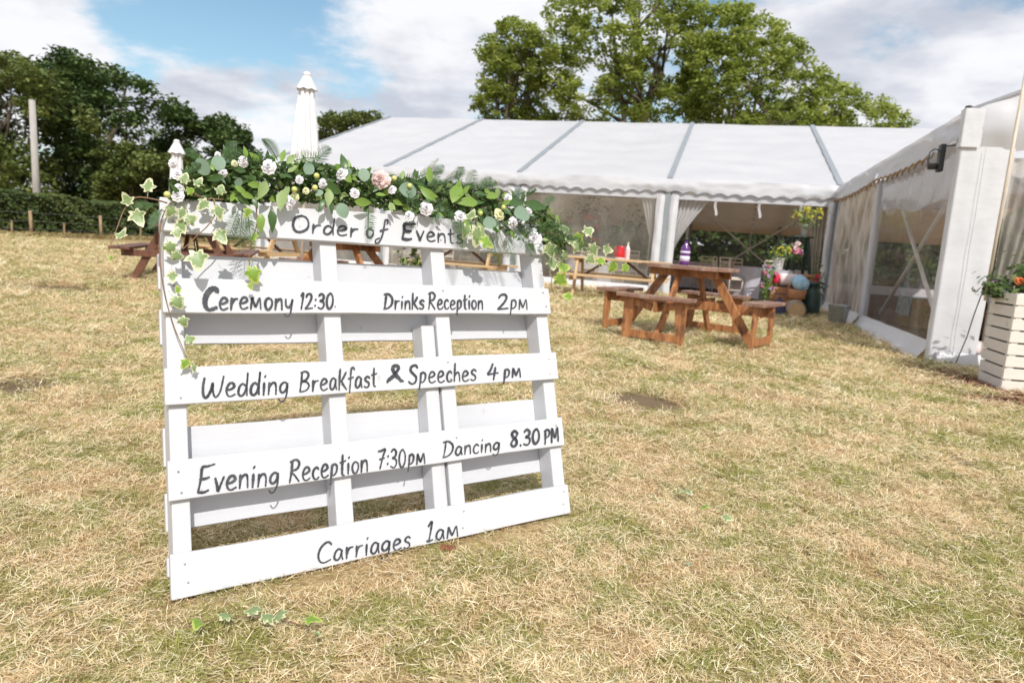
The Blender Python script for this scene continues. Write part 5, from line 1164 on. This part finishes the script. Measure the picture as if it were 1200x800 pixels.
def write(text, x0, y0, x1, y1, cap, board, pen=.0030, slant=.10, heavy=None):
    """baseline runs from (x0,y0) to (x1,y1) as measured on the board, cap = capital height in the same measure"""
    sa, ta = st(x0, y0, .002); sb, tb = st(x1, y1, .002); sc_, tc_ = st((x0+x1)/2, (y0+y1)/2-cap, .002)
    ch_ = tc_-(ta+tb)/2; gapw = .10
    tot = sum(GL[c][0]+gapw for c in text)-gapw; L_ = math.hypot(sb-sa, tb-ta); ex = (sb-sa)/L_, (tb-ta)/L_; kx = L_/tot
    mb = MB(); x = 0; oo = .0030
    for ci, c in enumerate(text):
        wd, strokes = GL[c]; dy = wr.uniform(-.02, .03); sy = wr.uniform(.95, 1.06)
        for si_, sk in enumerate(strokes):
            pts_ = smooth_pts([(px_+wr.uniform(-.008, .008), py_*sy+dy) for px_, py_ in sk]); W2 = pen*wr.uniform(.88, 1.12)*(heavy if heavy and ci == 0 else 1)
            Q = []
            for p in pts_:
                X_ = (x+p.x+slant*p.y)*kx; Y_ = p.y*ch_; Q.append(Vector((sa+X_*ex[0], ta+X_*ex[1]+Y_, 0)))
            n_ = len(Q); vs_ = []; 
            for i, q in enumerate(Q):
                d_ = Q[min(i+1, n_-1)]-Q[max(i-1, 0)]
                if d_.length < 1e-7: d_ = Vector((1, 0, 0))
                d_.normalize(); nn = Vector((-d_.y, d_.x, 0)); f_ = i/(n_-1)
                wv = W2*(.62+.38*math.sin(math.pi*min(1, f_*1.15+.12))+.10*math.sin(i*1.7+ci)+.18*abs(d_.y)); vs_ += [PP(q.x+nn.x*wv, q.y+nn.y*wv, oo), PP(q.x-nn.x*wv, q.y-nn.y*wv, oo)]
            fs_ = [(2*i, 2*i+1, 2*i+3, 2*i+2) for i in range(n_-1)]; mb.add(vs_, fs_)
            for e_ in (0, n_-1):
                q = Q[e_]; mb.add([PP(q.x+W2*.72*math.cos(a_*.7854), q.y+W2*.72*math.sin(a_*.7854), oo+.0002) for a_ in range(8)], [tuple(range(8))])
            oo += .00002
        x += wd+gapw
    mb.build('lettering', M['ink'], board)
write('Order', 341, 271, 419, 278, 19, fb[0], pen=.0029, heavy=1.15)
write('oF', 429, 279, 452, 279, 19, fb[0], pen=.0027)
write('Events', 471, 280, 543, 286, 19, fb[0], pen=.0031, slant=.04, heavy=1.5)
write('Ceremony', 238, 362.5, 343, 362.5, 25, fb[1], heavy=1.9)
write('12:30', 351, 362.5, 390, 361.5, 17.5, fb[1])
write('Drinks', 450, 362, 497, 362, 18.5, fb[1], heavy=1.1)
write('Reception', 502, 362, 566, 362, 18.5, fb[1])
write('2', 583, 362.5, 595, 362, 18, fb[1], pen=.0042)
write('pm', 598, 362, 619, 362, 20, fb[1])
write('Wedding', 237, 466, 338, 461.5, 27, fb[2])
write('BreakFast'.replace('F', 'f').replace('k', 'K'), 351, 459.5, 441, 453, 24, fb[2])
write('&', 454, 447.5, 471, 447, 20, fb[2], pen=.0045)
write('Speeches', 479, 449.5, 558, 446, 22, fb[2], heavy=1.2)
write('4', 571, 444, 583, 443.5, 18, fb[2], pen=.0044)
write('pm', 590, 442.5, 611, 441.5, 19, fb[2], pen=.004)
write('Evening', 231, 578, 327, 567, 29, fb[3])
write('Reception', 339, 565, 431, 552, 26, fb[3])
write('7:30', 442, 549, 475, 546.5, 22, fb[3])
write('pm', 478, 545, 499, 542, 22, fb[3])
write('Dancing', 519, 535.5, 586, 527, 18.5, fb[3])
write('8.30', 598, 523.5, 632, 519, 17.5, fb[3], pen=.0042)
write('PM', 638, 520, 655, 516.5, 17, fb[3], pen=.004)
write('Carriages', 371, 660, 481, 641, 24, fb[4])
write('Iam', 500, 634.5, 538, 627.5, 22, fb[4], heavy=1.2)

# ------------------------------------------------------------------ garland on top of the sign
gar = thing('flower_garland', PP(.6, 1.0, -.04), 'garland of white roses, eucalyptus, fern and trailing ivy along the top of the pallet sign', 'garland')
GL0 = wloc(gar)
def leaf_mesh(name, m, wdt=.45, pts=None, curl=.18, fold=.12, ivy=False):
    if ivy:   # five-lobed leaf, ring with rim attribute
        ang = [(-90, .30), (-70, .52), (-50, .62), (-28, .42), (-8, .62), (12, .80), (30, .52), (52, .66), (72, .90), (90, 1.12), (108, .90), (128, .66), (150, .52), (168, .80), (188, .62), (208, .42), (230, .62), (250, .52)]
        cx_, cy_ = 0, .42; V = [(0, cy_, .0)]; rim = [0]
        for rr_, rv in ((.45, .28), (.74, .55), (1.0, 1.0)):
            for a_, r_ in ang:
                q = r_*rr_*.62*random.uniform(.93, 1.07); x = cx_+q*math.cos(R(a_)); y = cy_+q*math.sin(R(a_)); V.append((x, y, -curl*(x*x+(y-cy_)**2)*1.4+.05*math.sin(x*7)+.08*abs(x))); rim.append(rv)
        n_ = len(ang); F_ = [(0, 1+k, 1+(k+1) % n_) for k in range(n_)]
        for q in (0, 1):
            F_ += [(1+q*n_+k, 1+(q+1)*n_+k, 1+(q+1)*n_+(k+1) % n_, 1+q*n_+(k+1) % n_) for k in range(n_)]
        V += [(-.012, -.25, .0), (.012, -.25, 0), (.012, cy_-.15, 0), (-.012, cy_-.15, 0)]; b_ = len(V)-4; F_.append((b_, b_+1, b_+2, b_+3)); rim += [.3]*4
    else:
        pr_ = pts or [(0, .03), (.12, .5), (.35, 1.0), (.6, .85), (.82, .45), (1.0, .02)]; V = []; F_ = []
        for y, w2 in pr_:
            x = wdt/2*w2; z = -curl*y*y*1.2; V += [(-x, y, z+fold*w2*wdt), (0, y, z), (x, y, z+fold*w2*wdt)]
        for i in range(len(pr_)-1):
            for k in (0, 1): F_.append((i*3+k, i*3+k+1, i*3+k+4, i*3+k+3))
        rim = [0]*len(V)
    me = bpy.data.meshes.new(name); me.from_pydata(V, [], F_); me.materials.append(m); me.polygons.foreach_set('use_smooth', [True]*len(me.polygons))
    at = me.attributes.new('rim', 'FLOAT', 'POINT'); at.data.foreach_set('value', rim); me.update(); return me
random.seed(11)
LM = {'ruscus': [leaf_mesh('leaf', M['leaf_dark'], .42, curl=c_) for c_ in (.05, .22, .4)],
      'lime': [leaf_mesh('leaf', M['leaf_mid'], .46, curl=c_) for c_ in (.05, .25, .4)],
      'euc': [leaf_mesh('leaf', M['leaf_euc'], .82, [(0, .05), (.1, .55), (.3, .93), (.55, 1.0), (.8, .75), (.95, .35), (1.0, .05)], curl=c_, fold=.06) for c_ in (.05, .2)],
      'pale': [leaf_mesh('leaf', M['leaf_pale'], .5, curl=.15)],
      'ivy': [leaf_mesh('ivy_leaf', M['ivy'], ivy=True, curl=c_) for c_ in (.2, .4, .65, -.2)], 'ivyl': [leaf_mesh('ivy_leaf', M['ivy_lime'], ivy=True, curl=c_) for c_ in (.2, .4)]}
def leaf_at(kind, p, dirv, nrm_, size, parent, name='leaf', base=None):
    d_ = Vector(dirv).normalized(); n_ = Vector(nrm_); n_ = n_-d_*n_.dot(d_)
    if n_.length < 1e-3: n_ = d_.orthogonal()
    n_.normalize(); x_ = d_.cross(n_); mt = Matrix((x_, d_, n_)).transposed()
    o = bpy.data.objects.new(name, random.choice(LM[kind])); COL.objects.link(o); o.parent = parent
    o.location = Vector(p)-(base if base is not None else wloc(parent)); o.rotation_euler = mt.to_euler(); o.scale = (size,)*3; return o
def interp(tab, x):
    for (x0, y0), (x1, y1) in zip(tab, tab[1:]):
        if x <= x1: return y0+(y1-y0)*(x-x0)/(x1-x0)
    return tab[-1][1]
topo = [(195, 212), (215, 198), (240, 186), (262, 180), (300, 182), (330, 188), (370, 188), (405, 190), (430, 200), (480, 206), (520, 210), (560, 214), (600, 224), (640, 242), (668, 268)]
boto = [(195, 238), (215, 238), (250, 230), (300, 236), (340, 232), (400, 238), (440, 240), (480, 246), (530, 256), (580, 268), (610, 284), (640, 286), (668, 296)]
cams = C0
def gpoint(u_, v_, o): return pix(u_, v_, o)
# dense filler under everything
rg = np.random.default_rng(77); n_ = 6500; Pf = []
for i in range(n_):
    u_ = rg.uniform(200, 662); a_, b_ = interp(topo, u_)+4, interp(boto, u_)+2; v_ = rg.uniform(a_, b_)
    e = math.sqrt(max(0, 1-((v_-(a_+b_)/2)/((b_-a_)/2+.1))**2)); o = -.045+rg.uniform(-1, 1)*.075*(.3+.7*e)
    Pf.append(tuple(gpoint(u_, v_, o)))
leafcloud('filler_foliage', np.array(Pf), rg.uniform(.006, .016, n_), M['fern_l'] if 'fern_l' in M else leafmat('garland_filler', (.035, .07, .022), (.09, .16, .045), (.26, .35, .12), .3), gar, seed=78, kind='stuff')
toward = lambda p: (C0-p).normalized()
rl = random.Random(21)
def scatter(kind, cnt, s0, s1, name='leaf', umin=205, umax=655, droop=0.0, olo=-.04, ohi=.055):
    for k in range(cnt):
        u_ = rl.uniform(umin, umax); a_, b_ = interp(topo, u_), interp(boto, u_); v_ = rl.uniform(a_+3, b_); f_ = (v_-a_)/(b_-a_)
        o = rl.uniform(olo, ohi)*(1 if f_ > .25 else .5)
        p = gpoint(u_, v_, o); cdir = PP(0, 0, 0)
        ang = math.pi*(1.15-1.3*f_)/2*1.0
        dirv = PA*rl.gauss(.25 if u_ > 420 else -.2, .75)+PB*(.9*(1-2*f_)+rl.gauss(0, .45)-droop)+PN*rl.uniform(.0, .8)
        nrm_ = toward(p)+Vector((rl.gauss(0, .45), rl.gauss(0, .45), .35+rl.gauss(0, .4)))
        leaf_at(kind, p, dirv, nrm_, rl.uniform(s0, s1), gar, name, GL0)
scatter('ruscus', 130, .026, .046); scatter('lime', 96, .022, .042); scatter('euc', 22, .02, .03); scatter('pale', 20, .026, .04)
# individually recognisable leaves  (x, y, size px, direction in picture)
for kind, u_, v_, s_px, dx, dy in (('euc', 358, 204, 19, .5, .8), ('euc', 427, 213, 18, -.1, 1), ('ruscus', 405, 200, 24, -.25, 1), ('euc', 566, 263, 18, 1, .2), ('ruscus', 262, 206, 26, -.9, -.3), ('euc', 255, 200, 24, .1, 1),
        ('euc', 244, 205, 26, -.6, .8), ('pale', 333, 222, 32, -.3, -1), ('lime', 275, 218, 20, .6, -.4), ('lime', 290, 216, 22, 1, -.1), ('lime', 282, 226, 20, .7, -.3), ('pale', 312, 212, 30, -.4, -1), ('ruscus', 318, 245, 30, .1, -1),
        ('lime', 306, 250, 26, -.1, -1), ('lime', 415, 236, 26, 1, -.15), ('lime', 412, 214, 22, -.6, .6), ('ruscus', 400, 226, 34, -1, .4), ('euc', 488, 225, 24, -.7, .1), ('lime', 530, 238, 34, .3, 1), ('lime', 560, 238, 28, -.9, .1),
        ('ruscus', 596, 240, 26, .9, .3), ('ruscus', 615, 238, 28, 1, -.3), ('lime', 570, 232, 22, .9, .4), ('euc', 620, 250, 22, -1, -.1), ('lime', 550, 256, 20, -.4, -1), ('pale', 560, 260, 24, .1, -1), ('lime', 330, 190, 20, .1, 1), ('pale', 336, 192, 20, .7, .8),
        ('pale', 386, 222, 24, -.1, -1), ('euc', 398, 238, 20, .3, -.9), ('lime', 510, 235, 24, -.6, .5), ('lime', 505, 214, 20, -.3, .9)):
    p = gpoint(u_, v_, .05); q = gpoint(u_+dx, v_-dy, .05)-p; k_ = (gpoint(u_+1, v_, .05)-p).length
    leaf_at(kind, p, q.normalized()+PN*.15, toward(p)+Vector((rl.gauss(0, .2), 0, rl.gauss(.1, .2))), s_px*k_*.86, gar, 'leaf', GL0)
# fern sprigs
def fern(p, dirv, L_, m=M['fern'], nm='fern_sprig', dens=18, wl=.30, droopy=.25):
    d_ = Vector(dirv).normalized(); sd_ = d_.cross(toward(p)); sd_ = (sd_+Vector((rl.gauss(0, .3), rl.gauss(0, .3), rl.gauss(0, .3)))).normalized(); nn = sd_.cross(d_)
    mb = MB(); pts_ = [p+d_*L_*f_-Zv*droopy*L_*f_*f_ for f_ in np.linspace(0, 1, 8)]; mb.tube(pts_, [.0014*(1-.1*k) for k in range(8)], 4)
    for k in range(dens):
        f_ = .1+.9*k/dens; c_ = p+d_*L_*f_-Zv*droopy*L_*f_*f_; ll = L_*wl*math.sin(math.pi*(f_*.8+.15))
        for sg in (-1, 1):
            e_ = (sd_*sg+d_*.7+nn*rl.gauss(0, .25)).normalized()*ll; w2 = d_*.0010; mb.add([c_-w2, c_+e_*.5-w2*1.2, c_+e_, c_+e_*.5+w2*1.2, c_+w2], [(0, 1, 2, 3, 4)])
    mb.build(nm, m, gar)
for k in range(38):
    u_ = rl.uniform(440, 665) if k < 28 else rl.uniform(215, 380); f_ = rl.choice((rl.uniform(.0, .3), rl.uniform(.5, 1))); v_ = interp(topo, u_)*(1-f_)+interp(boto, u_)*f_
    up_s = 1 if f_ < .4 else -1
    fern(gpoint(u_, v_, rl.uniform(-.02, .05)), PA*rl.gauss(.4, .6)+PB*up_s*rl.uniform(.3, .9)+PN*rl.uniform(0, .5), rl.uniform(.06, .11))
for (u_, v_, dx, dy, L_) in ((660, 276, .8, -.5, .11), (650, 268, 1, -.7, .12), (665, 284, .9, -.1, .10), (648, 282, .5, -1, .09), (505, 215, .5, .9, .09), (545, 225, .35, 1, .10), (560, 222, .6, .7, .08), (640, 262, 1, -.2, .12), (625, 262, .9, -.5, .12), (575, 275, .25, -1, .10), (592, 275, .3, -1, .10), (655, 280, 1, .1, .1),
                             (280, 245, -.4, -1, .10), (290, 248, .1, -1, .10), (284, 246, -.1, -1, .11), (432, 242, -.05, -1, .09), (190, 245, -.3, -.4, .06), (182, 240, -.6, .0, .06), (184, 246, -.4, -1, .05)):
    p = gpoint(u_, v_, .03); q = gpoint(u_+dx, v_-dy, .03)-p; fern(p, q.normalized()+PN*.1, L_, droopy=.1)
for (u_, v_, dx, dy) in ((570, 272, .1, -1), (578, 274, .5, -1), (585, 272, .35, -1), (500, 205, .4, .6), (650, 262, .8, .6), (640, 250, .9, .2)):
    p = gpoint(u_, v_, .04); q = gpoint(u_+dx, v_-dy, .04)-p; fern(p, q.normalized(), .085, M['dryfern'], 'dried_sprig', 12, .22, .05)
# blooms
for kind, u_, v_, r_ in (('white', 208, 203, 9), ('white', 203, 190, 7), ('white', 209, 228, 10), ('white', 211, 219, 8), ('white', 262, 201, 7), ('white', 256, 180, 5), ('white', 286, 188, 8), ('cream', 276, 190, 5), ('white', 316, 194, 11), ('lilacw', 341, 236, 10), ('cream', 347, 229, 6), ('white', 380, 214, 7),
        ('white', 402, 202, 9), ('white', 417, 225, 7), ('pink', 448, 209, 13), ('white', 461, 221, 6), ('white', 501, 243, 9), ('white', 481, 252, 7), ('white', 541, 253, 8), ('cream', 587, 250, 7), ('white', 603, 260, 7), ('white', 597, 231, 5), ('white', 621, 247, 5), ('white', 628, 280, 9), ('white', 352, 209, 6), ('cream', 360, 222, 5)):
    p = gpoint(u_, v_, .055); k_ = (gpoint(u_+1, v_, .055)-p).length
    me_ = FL['white'] if kind == 'lilacw' else FL[kind]; o = bpy.data.objects.new('rose', me_); COL.objects.link(o); o.parent = gar; o.location = p-GL0-PN*.01
    f_ = (toward(p)+Vector((rl.gauss(0, .35), rl.gauss(0, .2), .35+rl.gauss(0, .25)))).normalized(); o.rotation_euler = f_.to_track_quat('Z', 'Y').to_euler(); s_ = r_*k_*.9; o.scale = (s_, s_, s_)
    if kind == 'pink': o['label'] = 'large blush pink rose'
for (u_, v_) in ((345, 222), (371, 206), (462, 209), (480, 218), (563, 250), (196, 228), (369, 220), (590, 243)):
    p = gpoint(u_, v_, .06); mb = MB(); 
    for q in range(1): mb.lathe([(.0, -.008), (.006, -.005), (.0085, 0), (.006, .006), (.002, .009)], p, 10, Z=toward(p), X=toward(p).orthogonal().normalized())
    mb.build('berry', M['berry'], gar, smooth=True)
# ivy trails: stem (part) with ivy leaves (sub-parts)
def trail(P2, leaves, o=.03, oo=None, thick=.0016):
    n_ = len(P2); pts_ = [gpoint(u_, v_, (oo[i] if oo else o)) for i, (u_, v_) in enumerate(P2)]
    sm = []
    for i in range(n_-1):
        a0, a1, a2, a3 = pts_[max(i-1, 0)], pts_[i], pts_[i+1], pts_[min(i+2, n_-1)]
        for q in range(6):
            t_ = q/6; sm.append(.5*((2*a1)+(a2-a0)*t_+(2*a0-5*a1+4*a2-a3)*t_**2+(-a0+3*a1-3*a2+a3)*t_**3))
    sm.append(pts_[-1]); mb = MB(); mb.tube(sm, [thick*(1.2-.5*i/len(sm)) for i in range(len(sm))], 6); stx = mb.build('ivy_trail', M['twig'], gar, smooth=True)
    for (kind, u_, v_, s_px, dx, dy) in leaves:
        oo_ = (oo[len(oo)//2] if oo else o)+.012; p = gpoint(u_, v_, oo_); k_ = (gpoint(u_+1, v_, oo_)-p).length; q = (gpoint(u_+dx, v_-dy, oo_)-p).normalized()
        # u,v is the leaf centre; the leaf's own root sits behind it
        s_ = s_px*k_*(.86 if u_ < 600 else .66); leaf_at(kind, p-q*s_*.42, q+PN*rl.uniform(-.3, .2), toward(p)+Vector((rl.gauss(0, .35), 0, rl.gauss(.15, .3))), s_, stx, 'ivy_leaf')
trail([(196, 238), (178, 233), (158, 232), (146, 245), (138, 265), (128, 292)], [('ivy', 174, 219, 25, .1, 1), ('ivy', 150, 236, 22, -.6, .9), ('ivy', 160, 252, 30, .6, -1), ('ivy', 142, 276, 24, .6, .8), ('ivyl', 130, 301, 9, 0, -1)], o=.03)
trail([(205, 232), (192, 250), (187, 275), (188, 310), (193, 345), (203, 380), (213, 405), (224, 434)], [('ivy', 212, 262, 24, .4, -1), ('ivy', 201, 245, 22, -.4, -.8), ('ivy', 199, 288, 26, .5, -1), ('ivy', 205, 300, 20, .9, -.3), ('ivy', 202, 322, 20, .1, -1), ('ivy', 206, 352, 26, .7, -.9), ('ivy', 214, 375, 20, .5, -1), ('ivy', 221, 398, 20, .9, .4), ('ivyl', 218, 424, 18, -.6, -1), ('ivy', 227, 430, 14, .4, -1), ('ivyl', 209, 340, 14, -.3, .8)], o=.022)
trail([(250, 232), (252, 250), (243, 265), (232, 275), (222, 285), (214, 292)], [('ivy', 240, 238, 22, -.7, -.6), ('ivy', 255, 246, 24, .3, -1), ('ivy', 257, 275, 26, .7, -1), ('ivy', 231, 302, 38, .1, -1), ('ivy', 214, 248, 20, -.5, -1), ('ivy', 222, 258, 22, .7, .3), ('ivy', 207, 272, 20, .2, -1)], o=.035)
trail([(300, 240), (301, 262), (296, 280), (292, 300), (293, 318)], [('ivyl', 298, 278, 18, .1, 1), ('ivyl', 296, 318, 28, .2, -1), ('ivyl', 293, 334, 11, .2, -1), ('ivyl', 291, 247, 16, -.3, -.8)], o=.03)
trail([(640, 272), (655, 276), (668, 288), (684, 298), (704, 308), (722, 314)], [('ivy', 644, 290, 24, .5, -.8), ('ivy', 668, 282, 22, .8, .2), ('ivy', 676, 288, 22, 1, -.6), ('ivy', 690, 303, 18, .5, -.6), ('ivyl', 705, 306, 18, .4, .8), ('ivyl', 718, 312, 22, .9, -.2), ('ivyl', 732, 314, 16, 1, -.2)], o=.03)
trail([(650, 272), (672, 270), (690, 278), (708, 290)], [('ivy', 662, 268, 22, .6, .5), ('ivyl', 676, 278, 20, .5, -1), ('ivy', 688, 272, 20, .8, .5), ('ivy', 696, 290, 20, .4, -1), ('ivy', 710, 292, 18, 1, -.2)], o=.01)
trail([(640, 275), (652, 290), (653, 305), (648, 320), (646, 335), (650, 346)], [('ivy', 647, 308, 20, 0, -1), ('ivyl', 658, 314, 22, 1, .1), ('ivyl', 655, 326, 24, .8, -.8), ('ivyl', 668, 347, 16, -.9, .2), ('ivy', 663, 298, 18, .7, -.5)], o=.0)
trail([(556, 256), (560, 268), (566, 276)], [('ivy', 548, 268, 18, -.2, -1), ('ivy', 560, 272, 26, .1, -1), ('ivyl', 568, 283, 20, .6, -.4), ('ivy', 552, 254, 18, .4, .6)], o=.05)
trail([(215, 215), (225, 225), (240, 232), (262, 234)], [('ivy', 216, 211, 20, .2, .9), ('ivyl', 222, 224, 16, .8, .4), ('ivy', 232, 215, 18, .5, .7), ('ivy', 258, 224, 18, .2, .8)], o=.045)

# ------------------------------------------------------------------ bits lying on the grass
def sprig(name, label, stem, leaves):
    q0 = G(*stem[0]); t = thing(name, Vector((q0.x, q0.y, 0)), label, 'ivy sprig')
    mb = MB(); mb.tube([G(u_, v_, .03) for u_, v_ in stem], .0014, 5); mb.build('stem', M['twig'], t, smooth=True)
    for kind, u_, v_, s_px, dx, dy in leaves:
        p = G(u_, v_, .05); k_ = (G(u_+1, v_, .05)-p).length; q = (G(u_+dx, v_-dy, .05)-p).normalized(); s_ = s_px*k_
        leaf_at(kind, p-q*s_*.4, q+Zv*.1, toward(p)*.5+Zv+Vector((rl.gauss(0, .3), rl.gauss(0, .3), 0)), s_, t, 'ivy_leaf')
sprig('ivy_sprig', 'fallen sprig of variegated ivy on the grass below the pallet sign', [(215, 735), (245, 726), (285, 722), (325, 726), (372, 735)], [('ivyl', 232, 728, 22, -.3, -.9), ('ivy', 265, 722, 24, .2, .6), ('ivy', 297, 716, 26, .3, 1), ('ivy', 312, 724, 24, .8, .4), ('ivy', 328, 722, 26, -.2, .9), ('ivyl', 362, 726, 24, 1, -.1), ('ivy', 371, 742, 16, .2, -1)])
sprig('ivy_sprig', 'thin broken sprig of ivy on the grass right of the pallet sign', [(798, 568), (812, 585), (832, 598), (858, 606)], [('ivy', 803, 575, 18, .6, -.4), ('ivyl', 826, 594, 14, -.3, .8), ('ivy', 850, 606, 13, 1, -.2)])
p = G(524, 644); mb = MB(); r_ = .035
mb.hexa([p+Vector((-.022, -.014, .004)), p+Vector((.02, -.018, .004)), p+Vector((.028, .012, .004)), p+Vector((-.02, .014, .004)), p+Vector((-.02, -.012, .014)), p+Vector((.018, -.015, .012)), p+Vector((.024, .008, .013)), p+Vector((-.016, .008, .015))])
o = mb.build('brick_fragment', M['terracotta'], None, bevel=.004); tag(o, 'small red brick fragment in the grass under the pallet sign', 'brick')
c = G(805, 674); o = leafcloud('fallen_leaf', np.array([[c.x, c.y, .035]]), [.011], M['leaf_euc'], None, flat=2, seed=2); tag(o, 'single grey green leaf lying on open grass below the broken ivy sprig', 'leaf')
print('objects', len(bpy.data.objects))
